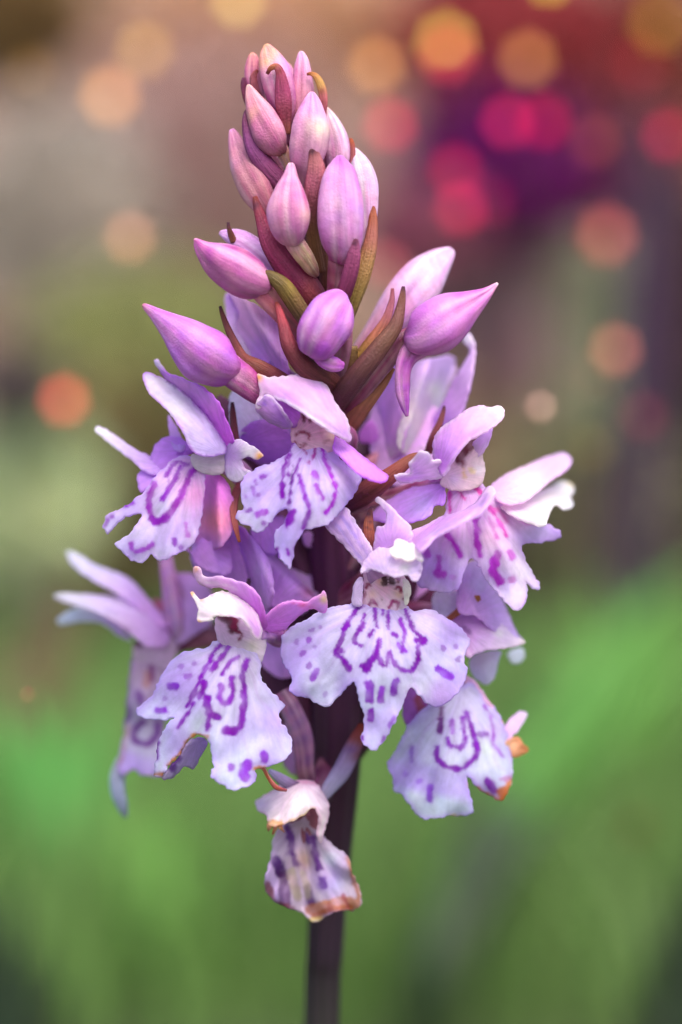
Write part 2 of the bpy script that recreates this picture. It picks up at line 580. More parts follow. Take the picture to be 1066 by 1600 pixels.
def shrub(name, label, u, v, dist, ru, rv, col, n=2200, leaf=.012, var=.3, group=None, stems=4):
    c = wpt(u, v, dist)
    k = S * dist / (D * S)
    rx, rz = ru * k, rv * k
    ry = rx * .6
    o = empty(name, (c.x, c.y, 0))
    tag(o, label, 'shrub', group)
    co, F = [], []
    for _ in range(n):
        while True:
            q = [random.uniform(-1, 1) for _ in range(3)]
            r = math.sqrt(sum(a * a for a in q))
            if .25 < r < 1:
                break
        q = [a * (.75 + .25 * r) for a in q]
        lump = 1 + .25 * noise.noise(Vector(q) * 2.2 + Vector((u, v, 0)))
        p = Vector((q[0] * rx * lump, q[1] * ry * lump, c.z + q[2] * rz * lump))
        if p.z < .01:
            continue
        a = Vector((random.gauss(0, 1), random.gauss(0, 1), random.gauss(0, .7))).normalized()
        b = a.cross(Vector((random.gauss(0, 1), random.gauss(0, 1), random.gauss(0, 1)))).normalized()
        nn = a.cross(b)
        s = leaf * random.uniform(.6, 1.3)
        i0 = len(co)
        for w in (-a * s, b * s * .45 + nn * s * .15, a * s, -b * s * .45 + nn * s * .15):
            co.append(p + w)
        F.append((i0, i0 + 1, i0 + 2)); F.append((i0, i0 + 2, i0 + 3))
    me = bpy.data.meshes.new('foliage')
    me.from_pydata([tuple(p) for p in co], [], F)
    me.materials.append(leafmat(name + '_leaf', col, var, .5, .6, 14))
    fo = bpy.data.objects.new('foliage', me)
    COL.objects.link(fo)
    fo.parent = o
    fo['kind'] = 'stuff'
    mt = leafmat(name + '_bark', (84, 66, 60), .2, 0, .9, 60)
    for i in range(stems):
        a = random.uniform(0, 6.28)
        tube('branch', o, [(0.15 * rx * math.cos(a), .15 * ry * math.sin(a), 0), (.3 * rx * math.cos(a), .3 * ry * math.sin(a), max(.02, c.z * .5)), (.5 * rx * math.cos(a), .4 * ry * math.sin(a), c.z + .5 * rz)], .004, .0015, mt)
    return o

def tube(name, parent, pts, r0, r1, mat, nseg=7, n=5):
    q = catmull(np.array(pts, float), n)
    T = np.gradient(q, axis=0)
    co, F = [], []
    for i, (p, t) in enumerate(zip(q, T)):
        t = Vector(t).normalized()
        a = t.orthogonal().normalized()
        b = t.cross(a)
        r = r0 + (r1 - r0) * i / (len(q) - 1)
        for m in range(nseg):
            th = 2 * math.pi * m / nseg
            co.append(tuple(Vector(p) + (a * math.cos(th) + b * math.sin(th)) * r))
    for i in range(len(q) - 1):
        for m in range(nseg):
            b = (m + 1) % nseg
            F.append((i * nseg + m, i * nseg + b, (i + 1) * nseg + b, (i + 1) * nseg + m))
    me = bpy.data.meshes.new(name)
    me.from_pydata(co, [], F)
    me.materials.append(mat)
    for pl in me.polygons:
        pl.use_smooth = True
    o = bpy.data.objects.new(name, me)
    COL.objects.link(o)
    if parent is not None:
        o.parent = parent
    return o

SH = [
 ('mauve_shrub', 'dusky mauve shrub blurred behind the orchid buds', 330, 260, 1.9, 260, 230, (206, 172, 166)),
 ('pale_shrub', 'pale silver grey shrub blurred beside the left buds', 90, 330, 1.7, 170, 170, (206, 194, 182)),
 ('amber_shrub', 'salmon and amber shrub blurred above the orchid tip', 430, 20, 2.0, 270, 140, (246, 196, 160)),
 ('olive_shrub', 'olive brown shrub blurred in the upper corner above the pale shrub', 20, 20, 1.9, 130, 120, (156, 126, 84)),
 ('crimson_shrub', 'dark crimson shrub blurred under the yellow light discs', 790, 60, 1.8, 190, 140, (196, 84, 90)),
 ('purple_shrub', 'deep purple shrub blurred behind the red light discs', 770, 270, 1.7, 160, 130, (136, 30, 124)),  # purple leaves carry the tinted shade of this dark area
 ('russet_shrub', 'russet shrub blurred beside the dark crimson shrub', 1020, 130, 1.9, 120, 220, (176, 96, 86)),
 ('lilac_shrub', 'greyish lilac shrub blurred below the purple shrub', 800, 520, 1.8, 180, 170, (226, 190, 200)),
 ('sage_shrub', 'sage green shrub blurred under the peach light disc', 930, 540, 1.6, 56, 160, (196, 200, 166)),
 ('ochre_shrub', 'yellow olive shrub blurred behind the left opening buds', 230, 560, 1.6, 220, 150, (176, 178, 118)),
 ('taupe_shrub', 'taupe brown shrub blurred low behind the far left flower', 160, 770, 1.5, 170, 170, (146, 130, 86)),
 ('mint_shrub', 'pale mint green shrub blurred beside the taupe shrub', 30, 780, 1.35, 130, 150, (226, 246, 190)),
 ('grey_olive_shrub', 'grey olive shrub blurred beside the right sepals', 900, 760, 1.7, 160, 130, (206, 198, 160)),
 ('moss_shrub', 'mossy grey shrub blurred behind the dark stalk', 1050, 720, 1.9, 130, 200, (84, 90, 70)),
 ('plum_shrub', 'dusky plum shrub blurred right of the tall buds', 650, 360, 1.6, 90, 80, (180, 106, 132)),
 ('umber_shrub', 'umber olive shrub blurred right behind the orchid spike', 530, 700, 1.6, 230, 190, (166, 140, 112)),
 ('maroon_shrub', 'dull maroon shrub blurred right of the deep purple shrub', 930, 250, 1.75, 110, 110, (136, 74, 84)),
 ('bramble_shrub', 'dark reddish brown shrub blurred below the russet shrub', 1060, 440, 1.85, 80, 190, (112, 82, 80)),
 ('dark_shrub', 'small dark brown shrub blurred behind the orange light disc', 25, 600, 1.3, 70, 55, (134, 118, 117)),
]
for s in SH:
    shrub(*s, group='shrubs blurred on the bank')

# broad blades and stalks standing between the orchid and the shrubs
def leafblade(name, label, pts, cols, cat='leaf', cup=.3, group=None):
    """pts: (u, v, distance m, width px); the last is carried down to the ground"""
    pp = [(p[0], p[1], p[2] / S - D, p[3]) for p in pts]
    o = blade(name, None, 0, pp, cols, cup=cup, mat=M['bract'], thick=12, ruf=.05)
    tag(o, label, cat, group)
    return o
def gnd(dist):
    return 800 + ZC / (S * dist / (D * S)) + 10
def tuft(name, label, u, dist, leaves, cols, w, group=None, cat='plant'):
    """leaves: (tip_u, tip_v) of each long leaf; all rise from one root at pixel column u on the ground"""
    g0 = gnd(dist)
    r = wpt(u, g0, dist)
    o = empty(name, (0, 0, 0))
    tag(o, label, cat, group)
    for i, (tu, tv) in enumerate(leaves):
        dd = dist * (1 + .05 * math.sin(i * 2.3)) / S - D
        d0 = dist / S - D
        h = g0 - tv
        mu, mv = u + (tu - u) * .30, g0 - h * .42
        nu, nv = u + (tu - u) * .66, g0 - h * .78
        ww = w * (.8 + .4 * random.random())
        blade('leaf', o, 0, [(tu, tv, dd, 4), (nu, nv, dd, ww * .75), (mu, mv, dd, ww), (u + (i - len(leaves) / 2) * 6, g0, d0, ww * .5)], [cols[1], cols[1], cols[0]], cup=.3, mat=M['bract'], thick=10, roll=.4 * math.sin(i * 1.7), na=5)
    return o
GRP = 'leafy tufts blurred behind the orchid'
G1 = ((80, 116, 48), (102, 150, 64)); G2 = ((76, 122, 52), (88, 156, 70)); G3 = ((22, 36, 16), (30, 46, 22)); G4 = ((62, 82, 52), (70, 84, 62)); G5 = ((66, 56, 36), (112, 92, 66))  # the darkest pairs put shade into the leaf colour
tuft('green_tuft', 'fresh green tuft of long leaves blurred left below the far left flower', 90, .62, [(-40, 1120), (20, 1080), (70, 1130), (130, 1090), (190, 1150), (150, 1220), (240, 1250), (40, 1230)], G2, 60, GRP)
tuft('green_tuft', 'yellow green tuft of upright leaves blurred left of the bare lower stem', 250, .55, [(170, 1290), (210, 1240), (250, 1270), (290, 1250), (330, 1330), (220, 1350), (390, 1420)], G1, 60, GRP)
tuft('green_tuft', 'tall green tuft leaning right below the right hand flowers', 640, .55, [(1100, 880), (1060, 960), (1000, 1010), (950, 1060), (1120, 1000), (900, 1150), (860, 1240), (820, 1330), (1000, 1130)], ((78, 118, 48), (94, 150, 64)), 78, GRP)
tuft('green_tuft', 'green tuft blurred at the right edge behind the tall leaning one', 1000, .8, [(860, 960), (920, 900), (980, 940), (1040, 900), (1100, 960), (960, 1020), (1080, 1050)], G1, 56, GRP)
tuft('shade_tuft', 'tuft coloured very dark green for the dimmed lower left corner', -20, .36, [(-60, 1360), (20, 1400), (70, 1460), (110, 1520), (-10, 1440), (40, 1500), (90, 1560), (0, 1380)], G3, 70, GRP)  # dark leaves stand in for the dimming of the bottom corners
tuft('shade_tuft', 'tuft coloured dark grey purple for the shade below the broad pale lip', 640, .48, [(800, 1190), (780, 1260), (740, 1330), (820, 1230), (700, 1420), (840, 1290), (760, 1400), (860, 1250)], G4, 52, GRP)  # diagonal shadow zone made as darker leaves
tuft('shade_tuft', 'tuft coloured very dark green for the dimmed lower right corner', 1090, .36, [(1110, 1300), (1060, 1360), (1020, 1450), (1120, 1400), (1080, 1440), (980, 1540), (1050, 1500)], G3, 70, GRP)
tuft('brown_tuft', 'dry brown tuft blurred below the far left sepals', 30, .75, [(60, 960), (110, 900), (20, 1000), (150, 880), (90, 1020), (-20, 1010)], G5, 40, GRP)
leafblade('dark_stalk', 'dark purple upright stalk blurred at the right beside the peach light discs', [(1020, 160, .9, 30), (1012, 400, .9, 80), (1002, 700, .9, 90), (990, 880, .9, 90), (985, gnd(.9), .9, 80)], [(60, 26, 62), (56, 24, 60), (54, 36, 54), (52, 50, 46)], cat='stalk')

def light(u, v, dia, col, k, label):
    dist = D * S / (1 - dia / (APER + 1))
    p = wpt(u, v, dist)
    rb = .31 * dia * .5 * S * dist / (D * S)
    o = empty('added_glow', (p.x, p.y, 0))
    tag(o, label, 'light', 'added points of light blurred to discs behind the orchid')
    # added glowing ball, no lamp known here: emission gives the disc k times its colour after the lens spreads it
    bm_co, F = [], []
    nr, ns = 8, 12
    for i in range(nr + 1):
        th = math.pi * i / nr
        for j in range(ns):
            a = 2 * math.pi * j / ns
            bm_co.append((rb * math.sin(th) * math.cos(a), rb * math.sin(th) * math.sin(a), p.z + rb * math.cos(th) * 1.05))
    for i in range(nr):
        for j in range(ns):
            b = (j + 1) % ns
            F.append((i * ns + j, i * ns + b, (i + 1) * ns + b, (i + 1) * ns + j))
    me = bpy.data.meshes.new('glow_ball')
    me.from_pydata(bm_co, [], F)
    me.materials.append(glowmat('ball_glow', col, k / .096 * .44))
    bo = bpy.data.objects.new('glow_ball', me)
    COL.objects.link(bo)
    bo.parent = o
    tube('added_stake', o, [(0, 0, 0), (.002, 0, p.z * .5), (0, 0, p.z - rb * .9)], .0002 * dist, .00012 * dist, STAKE)
STAKE = leafmat('stake_wire', (90, 84, 60), .2, 0, .6, 50)  # made-up thin support under each added glowing ball
LIGHTS = [  # glow points added to make the blurred discs
 (100, 625, 88, (210, 84, 70), .52, 'orange red disc of light beside the dark brown shrub'),
 (610, 195, 92, (206, 64, 80), .40, 'rosy red disc of light right of the top buds'),
 (697, 66, 104, (206, 172, 76), .52, 'brightest yellow disc of light, high above the red ones'),
 (700, 84, 100, (214, 60, 76), .35, 'red disc of light overlapped by the brightest yellow one'),
 (588, 102, 96, (216, 146, 84), .34, 'soft amber disc of light above the rosy red disc'),
 (825, 92, 98, (200, 134, 76), .34, 'tan yellow disc of light above the pair of crimson discs'),
 (793, 190, 92, (206, 40, 84), .34, 'crimson disc of light overlapping its darker twin'),
 (850, 190, 96, (190, 14, 66), .34, 'dark crimson disc of light, right one of an overlapping pair'),
 (712, 266, 92, (190, 24, 70), .32, 'ruby disc of light above its brighter overlapping neighbour'),
 (720, 326, 92, (206, 44, 80), .34, 'bright ruby disc of light, lowest of the red cluster'),
 (765, 315, 92, (150, 14, 70), .20, 'faint wine red disc of light behind the ruby pair'),
 (948, 367, 104, (196, 96, 84), .38, 'large peach red disc of light in front of the sage shrub'),
 (962, 546, 90, (200, 116, 96), .34, 'dusty peach disc of light above the right sepals'),
 (1005, 651, 88, (150, 66, 84), .16, 'faint plum disc of light beside the dark stalk'),
 (845, 635, 54, (206, 160, 146), .34, 'small crisp beige disc of light right of the hooded flower'),
 (43, 1085, 28, (170, 110, 86), .20, 'tiny brown disc of light left of the far left flower'),
 (203, 371, 88, (206, 140, 110), .34, 'faint tan disc of light left of the buds'),
 (172, 150, 102, (206, 140, 84), .46, 'amber disc of light high above the pale shrub'),
 (226, 78, 98, (196, 150, 80), .32, 'faint mustard disc of light above the amber one'),
 (48, 110, 90, (150, 110, 60), .18, 'very faint brown disc of light over the olive shrub'),
 (372, 2, 92, (206, 176, 96), .36, 'straw yellow disc of light cut by the frame above the orchid tip'),
 (604, 412, 84, (190, 80, 90), .24, 'faint rose disc of light right of the tall buds'),
 (930, 220, 92, (160, 70, 66), .22, 'faint brick disc of light right of the crimson pair'),
 (1044, 212, 92, (190, 26, 66), .30, 'dark red disc of light beside the russet shrub'),
 (1030, 36, 108, (170, 130, 40), .26, 'olive yellow disc of light over the russet shrub'),
 (1000, 100, 104, (170, 40, 50), .16, 'faint red disc of light under the olive yellow one'),
 (858, -34, 92, (216, 180, 70), .40, 'yellow disc of light cut by the frame above the tan one'),
 (925, 700, 84, (170, 150, 90), .10, 'faint khaki disc of light above the right sepals'),
 (930, 588, 84, (170, 140, 110), .10, 'faint sand disc of light overlapping the dusty peach one'),
 (995, 1292, 92, (150, 130, 76), .05, 'barely visible khaki disc of light over the bright broad leaf'),
]
for L_ in LIGHTS:
    light(*L_)


# ------------------------------------------------------------------ the orchid
WHT = (226, 222, 246); LIL = (200, 172, 238); LIL2 = (180, 132, 224); PNK = (212, 140, 208); MAG = (186, 92, 186)
SPOT = (124, 8, 160); PLUM = (112, 38, 78); BRN = (146, 74, 66); OLV = (134, 114, 58); CRM = (228, 206, 192)
ORG = (212, 118, 52); RED = (150, 22, 72); DARK = (74, 22, 52); RUST = (140, 48, 36)

orchid = tag(empty('spotted_orchid', (0, 0, 0)), 'pink and lilac spotted orchid spike with closed buds on top, in sharp focus', 'orchid')

# main stem, from the ground up to the tip of the spike
zg = lambda d: 800 + ZC / (S * (D + d) / D)
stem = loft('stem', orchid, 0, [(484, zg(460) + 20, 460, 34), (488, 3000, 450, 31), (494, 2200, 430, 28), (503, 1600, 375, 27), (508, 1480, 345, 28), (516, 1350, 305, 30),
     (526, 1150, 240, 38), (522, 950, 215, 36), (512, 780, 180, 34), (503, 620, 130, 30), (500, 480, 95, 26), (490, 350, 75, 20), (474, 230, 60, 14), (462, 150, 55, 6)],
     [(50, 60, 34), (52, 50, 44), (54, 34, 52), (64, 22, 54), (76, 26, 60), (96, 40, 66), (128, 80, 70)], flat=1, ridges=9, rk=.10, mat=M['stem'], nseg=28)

# ---- closed buds of the tip (bud > bract, ovary)
B1 = [(224, 150, 120), (214, 130, 150), (205, 120, 170), (200, 130, 150)]
b = loft('bud', orchid, 1, [(356, 100, 62, 3), (359, 115, 62, 20), (362, 150, 64, 34), (362, 200, 66, 42), (372, 270, 68, 42), (395, 340, 66, 30), (430, 400, 64, 12)], B1)
blade('bract', b, 1, [(385, 188, 44, 6), (370, 205, 44, 22), (364, 230, 46, 32), (372, 270, 50, 34), (400, 330, 58, 20)], [RUST, (190, 100, 110), (196, 110, 130)])
blade('bract', b, 1, [(318, 225, 56, 8), (316, 250, 56, 22), (322, 290, 58, 30), (345, 350, 60, 40), (380, 420, 62, 20)], [PLUM, (150, 60, 90)])
b = loft('bud', orchid, 1, [(420, 66, 48, 10), (430, 80, 46, 26), (446, 125, 42, 52), (472, 200, 38, 74), (498, 290, 38, 76), (518, 370, 42, 56), (530, 450, 50, 24)],
         [(232, 168, 90), (226, 150, 130), (214, 132, 178), (200, 110, 170), (180, 90, 130)], tints=[(520, 190, 60, (214, 160, 224), .5), (440, 150, 40, (232, 180, 100), .6)])
blade('bract', b, 1, [(432, 205, 12, 8), (450, 178, 8, 18), (478, 172, 6, 30), (496, 205, 6, 44), (505, 270, 8, 72), (512, 350, 12, 84), (520, 430, 22, 60), (530, 500, 30, 30)],
      [RUST, (196, 110, 70), (176, 70, 96), (172, 66, 104), (170, 80, 96), (176, 104, 84)], tints=[(445, 205, 16, DARK, .7), (490, 195, 12, RUST, .7)])
b = loft('bud', orchid, 1, [(596, 96, 60, 6), (599, 110, 58, 18), (604, 150, 56, 34), (606, 220, 56, 46), (606, 310, 56, 56), (596, 400, 56, 44), (580, 470, 58, 18)],
         [(236, 200, 214), (224, 160, 200), (212, 140, 180), (206, 130, 160), (190, 110, 130)])
blade('bract', b, 1, [(626, 208, 34, 5), (650, 206, 34, 14), (678, 228, 34, 30), (700, 280, 36, 40), (708, 340, 38, 36), (706, 420, 46, 20)],
      [RUST, (220, 140, 70), (222, 170, 90), (206, 110, 110), (190, 90, 110)], tints=[(700, 290, 14, RUST, .6)])
b = loft('bud', orchid, 1, [(338, 260, 34, 8), (346, 280, 32, 20), (366, 335, 26, 42), (402, 415, 20, 68), (440, 490, 18, 78), (478, 555, 22, 62), (508, 588, 28, 26)],
         [(226, 172, 150), (218, 150, 160), (204, 122, 160), (200, 120, 165), (206, 140, 150)], tints=[(362, 400, 30, (214, 178, 120), .5)])
loft('ovary', b, 1, [(492, 560, 32, 34), (520, 610, 36, 30), (552, 670, 44, 30), (590, 740, 56, 26), (620, 800, 66, 20)], [(206, 160, 150), (196, 150, 110), (170, 110, 100)])
blade('bract', b, 1, [(346, 372, 26, 6), (330, 400, 24, 20), (330, 460, 20, 40), (362, 560, 20, 80), (420, 650, 26, 100), (500, 740, 36, 90), (570, 820, 50, 50)],
      [DARK, (120, 44, 84), (164, 80, 140), (156, 74, 118), (140, 66, 80)], cup=.3)
b = loft('bud', orchid, 1, [(648, 294, 8, 8), (650, 312, 6, 24), (650, 370, 0, 56), (645, 455, -4, 88), (640, 545, -4, 94), (626, 635, 2, 76), (612, 705, 12, 42), (606, 770, 22, 26)],
         [(224, 166, 200), (216, 144, 200), (214, 150, 190), (206, 130, 176), (204, 140, 160)], tints=[(676, 480, 44, (236, 228, 190), .75), (590, 560, 30, (222, 160, 190), .5)])  # yellowish highlight painted as a tint on the bud
blade('bract', b, 1, [(634, 536, -22, 8), (648, 560, -24, 24), (664, 610, -24, 60), (672, 690, -22, 100), (656, 790, -14, 100), (645, 900, 0, 80), (660, 1030, 20, 70), (690, 1180, 40, 60)],
      [RUST, (110, 40, 40), (190, 110, 110), (184, 100, 116), (150, 84, 90), (150, 110, 70), (140, 90, 60)], tints=[(655, 585, 16, DARK, .8), (680, 735, 8, DARK, .6)])
b = loft('bud', orchid, 1, [(716, 366, 58, 6), (722, 385, 56, 18), (744, 440, 52, 40), (770, 525, 50, 56), (780, 610, 50, 56), (768, 690, 54, 40), (740, 780, 60, 18)],
         [(232, 216, 190), (222, 190, 206), (212, 160, 204), (214, 150, 200)])
b = loft('bud', orchid, 1, [(258, 480, 66, 12), (264, 494, 64, 20), (284, 555, 58, 42), (328, 660, 50, 74), (380, 765, 44, 78), (424, 850, 44, 58), (470, 930, 50, 24)],
         [(214, 150, 210), (204, 134, 168), (196, 130, 150), (190, 118, 140), (180, 110, 130)], tints=[(262, 640, 28, (216, 160, 206), .6)])
blade('bract', b, 1, [(372, 808, 14, 14), (382, 850, 12, 36), (405, 920, 8, 60), (450, 1030, 6, 110), (530, 1140, 14, 150), (620, 1250, 30, 160), (690, 1350, 50, 130), (740, 1440, 70, 90)],
      [RUST, (150, 50, 70), (170, 62, 100), (160, 56, 96), (150, 56, 84), (134, 52, 70)], cup=.28, tints=[(378, 850, 18, DARK, .7), (450, 965, 8, (220, 180, 150), .8), (640, 1270, 60, (190, 100, 84), .5)])
b = loft('bud', orchid, 1, [(546, 644, -14, 12), (547, 662, -16, 22), (546, 710, -20, 38), (540, 785, -28, 74), (538, 870, -32, 102), (542, 945, -30, 96), (550, 1005, -22, 66), (556, 1034, -14, 30)],
         [(232, 186, 206), (214, 150, 190), (196, 112, 168), (200, 124, 180), (214, 160, 190)], tints=[(620, 900, 40, (226, 190, 180), .7), (500, 820, 40, (216, 160, 200), .4)])
loft('ovary', b, 1, [(552, 1010, -18, 44), (585, 1060, -10, 46), (620, 1110, 0, 42), (652, 1160, 14, 32), (672, 1190, 30, 16)], [(206, 150, 176), (210, 176, 150), (206, 180, 140), (190, 140, 120)])
b = loft('bud', orchid, 1, [(782, 608, -8, 12), (786, 626, -10, 30), (789, 690, -16, 74), (790, 780, -24, 98), (795, 880, -28, 110), (800, 980, -26, 106), (800, 1055, -16, 88), (792, 1115, -4, 56)],
         [(190, 130, 210), (196, 120, 200), (206, 140, 206), (214, 150, 216), (196, 116, 190), (170, 80, 140)], tints=[(770, 850, 40, (232, 190, 220), .6), (720, 760, 30, (182, 100, 190), .5), (860, 900, 40, (190, 140, 226), .5)])  # pale tint left of centre paints the bud's highlight
loft('ovary', b, 1, [(792, 1080, -2, 60), (782, 1170, 8, 52), (772, 1260, 22, 46), (750, 1360, 50, 40)], [(160, 70, 120), (140, 56, 84), (124, 50, 70)])
blade('bract', b, 1, [(822, 970, -44, 6), (836, 985, -46, 18), (856, 1030, -44, 46), (854, 1110, -38, 70), (830, 1210, -26, 80), (796, 1310, -2, 80), (770, 1400, 40, 60)],
      [RUST, (110, 40, 36), (180, 90, 130), (160, 70, 110), (136, 56, 84), (120, 50, 70)], tints=[(858, 1035, 16, DARK, .8)])
b = loft('bud', orchid, 1, [(858, 570, 62, 8), (864, 590, 60, 22), (888, 655, 56, 48), (908, 745, 54, 64), (912, 830, 52, 62), (918, 920, 52, 54), (925, 1010, 52, 36), (915, 1100, 54, 22)],
         [(240, 216, 240), (228, 206, 232), (228, 196, 230), (220, 174, 222), (220, 170, 200)])  # lit whiteness of this bud put into its colours
blade('bract', b, 1, [(946, 848, 40, 8), (950, 885, 38, 28), (948, 960, 34, 50), (930, 1070, 30, 76), (892, 1200, 30, 90), (850, 1330, 40, 70), (815, 1440, 60, 50)],
      [(150, 70, 40), (180, 96, 60), (186, 110, 90), (184, 140, 80), (166, 140, 70), (140, 110, 60)], cup=.3)
blade('bract', b, 1, [(828, 545, 50, 5), (840, 530, 50, 14), (846, 560, 50, 26), (845, 620, 52, 36), (846, 690, 56, 30)], [RUST, (190, 90, 50), (176, 90, 90), (180, 100, 120)])

b = loft('bud', orchid, 1, [(520, 150, 96, 6), (528, 175, 94, 24), (540, 250, 90, 50), (556, 340, 88, 60), (560, 450, 84, 50), (550, 560, 80, 30)], [(214, 130, 160), (196, 100, 150), (180, 90, 130)])
b = loft('bud', orchid, 1, [(690, 330, 96, 6), (694, 360, 92, 26), (690, 450, 86, 56), (690, 560, 84, 64), (690, 680, 84, 50), (680, 780, 84, 30)], [(226, 170, 190), (206, 130, 170), (190, 110, 150)])
b = loft('bud', orchid, 1, [(420, 560, 92, 8), (440, 620, 90, 40), (480, 720, 84, 60), (530, 820, 80, 60), (580, 940, 84, 40)], [(190, 100, 140), (176, 86, 126), (160, 76, 110)])
blade('bract', orchid, 1, [(560, 500, 60, 8), (566, 560, 58, 50), (580, 660, 56, 80), (610, 800, 58, 90), (650, 960, 66, 80), (690, 1120, 74, 60)], [(176, 84, 100), (170, 80, 100), (150, 80, 84), (130, 70, 70)])
blade('bract', orchid, 1, [(700, 860, 50, 8), (706, 920, 48, 50), (716, 1040, 46, 76), (724, 1180, 52, 80), (726, 1330, 70, 60)], [(170, 90, 90), (160, 90, 80), (150, 96, 70), (130, 70, 66)])

# ---- opening buds and the bracts below the tip
b = loft('bud', orchid, 2, [(328, 114, -6, 10), (338, 118, -8, 20), (378, 158, -12, 50), (450, 208, -18, 92), (540, 262, -18, 110), (620, 308, -8, 96), (676, 335, 8, 56)],
         [(226, 150, 170), (196, 96, 176), (186, 90, 164), (196, 110, 176), (206, 120, 176)], ph=1.1, tints=[(480, 150, 60, (206, 130, 210), .6), (400, 240, 40, (170, 80, 150), .4)])
loft('ovary', b, 2, [(640, 320, 4, 62), (700, 390, 14, 66), (770, 470, 28, 58), (850, 560, 60, 50), (930, 660, 100, 40)], [(206, 110, 150), (210, 110, 124), (196, 110, 130), (160, 80, 110)])
blade('bract', b, 2, [(672, 268, -24, 14), (700, 285, -24, 50), (760, 335, -20, 86), (820, 420, -8, 92), (880, 510, 14, 84), (940, 600, 50, 70)],
      [(110, 80, 40), (120, 100, 50), (134, 106, 52), (140, 110, 74), (150, 100, 100)], cup=.3, tints=[(800, 350, 30, (160, 140, 60), .6)])
b = loft('bud', orchid, 2, [(450, 76, 66, 10), (480, 84, 64, 26), (560, 120, 60, 56), (660, 200, 58, 66), (750, 300, 58, 60), (830, 400, 62, 40), (880, 480, 70, 20)],
         [(220, 180, 236), (222, 170, 236), (208, 150, 236), (196, 130, 226)])
blade('bract', b, 2, [(492, 24, 44, 4), (494, 50, 44, 12), (504, 80, 46, 24), (520, 120, 50, 30)], [DARK, (110, 60, 50), (140, 80, 60)])
b = loft('bud', orchid, 2, [(72, 430, 10, 7), (86, 436, 8, 16), (140, 474, 2, 36), (214, 530, -6, 70), (300, 602, -12, 114), (385, 670, -12, 138), (460, 722, -2, 112), (520, 745, 12, 60)],
         [(226, 140, 110), (204, 130, 196), (198, 124, 214), (196, 116, 222), (196, 112, 216), (190, 96, 190)], ph=.9, rk=.08, tints=[(380, 540, 80, (206, 150, 236), .6), (330, 800, 70, (176, 90, 196), .5)])
loft('ovary', b, 2, [(490, 740, 8, 74), (560, 790, 18, 72), (630, 845, 30, 60), (720, 900, 60, 52), (860, 960, 110, 44)], [(186, 90, 186), (166, 60, 146), (140, 50, 110), (110, 40, 80)])
blade('bract', b, 2, [(452, 434, 34, 5), (462, 470, 34, 16), (490, 545, 30, 28), (530, 630, 24, 42), (570, 690, 18, 50), (650, 735, 12, 74), (760, 800, 30, 80), (860, 860, 70, 60)],
      [DARK, (110, 50, 40), (130, 60, 60), (146, 70, 60), (136, 70, 54), (120, 50, 60), (110, 44, 60)])
# pale open flower behind that bud
f = loft('flower', orchid, 2, [(700, 700, 120, 30), (790, 790, 120, 40), (900, 860, 120, 40)], [LIL2, (160, 90, 130)])
patch('petal', f, 2, [(486, 366), (560, 392), (640, 436), (736, 515), (766, 620), (786, 720), (780, 790), (690, 760), (600, 700), (556, 640), (505, 560), (480, 450)],
      [(500, 400, 150), (640, 560, 96), (770, 770, 110)], (196, 140, 226), (232, 196, 240), bulge=26, fan=(770, 790), tints=[(560, 520, 80, (236, 190, 236), .6)])
patch('petal', f, 2, [(482, 380), (520, 420), (545, 470), (535, 540), (590, 640), (600, 690), (540, 650), (500, 580), (480, 480)], [(500, 420, 120), (580, 660, 110)], (196, 160, 226), (226, 206, 232), bulge=8)
blade('bract', f, 2, [(728, 416, -6, 8), (740, 450, -8, 26), (762, 530, -12, 50), (792, 630, -14, 78), (868, 726, -6, 112), (980, 800, 20, 120), (1060, 870, 70, 90)],
      [RUST, (190, 70, 80), (150, 60, 70), (124, 54, 62), (116, 60, 56), (110, 60, 60)], cup=.3)
# small nodding bud in the middle
b = loft('bud', orchid, 0, [(536, 470, -10, 14), (530, 474, -16, 26), (519, 490, -24, 36), (507, 512, -30, 39), (495, 536, -28, 34), (487, 552, -20, 20)],
         [(206, 146, 226), (196, 124, 216), (184, 104, 208), (176, 92, 200), (176, 92, 196)], ph=.2, rk=.1, tints=[(515, 500, 12, (170, 80, 190), .5), (492, 500, 16, (200, 150, 230), .5)])
loft('spur', b, 0, [(498, 556, -14, 10), (512, 566, -16, 12), (526, 570, -14, 11), (537, 571, -10, 5)], [(186, 96, 206), (206, 110, 220)])
loft('ovary', b, 0, [(534, 480, 0, 16), (534, 540, 30, 16), (524, 600, 80, 14)], [(150, 80, 120), PLUM])
blade('bract', b, 0, [(545, 540, 36, 30), (538, 590, 60, 44), (528, 650, 90, 50)], [(150, 120, 70), (120, 70, 60), PLUM])

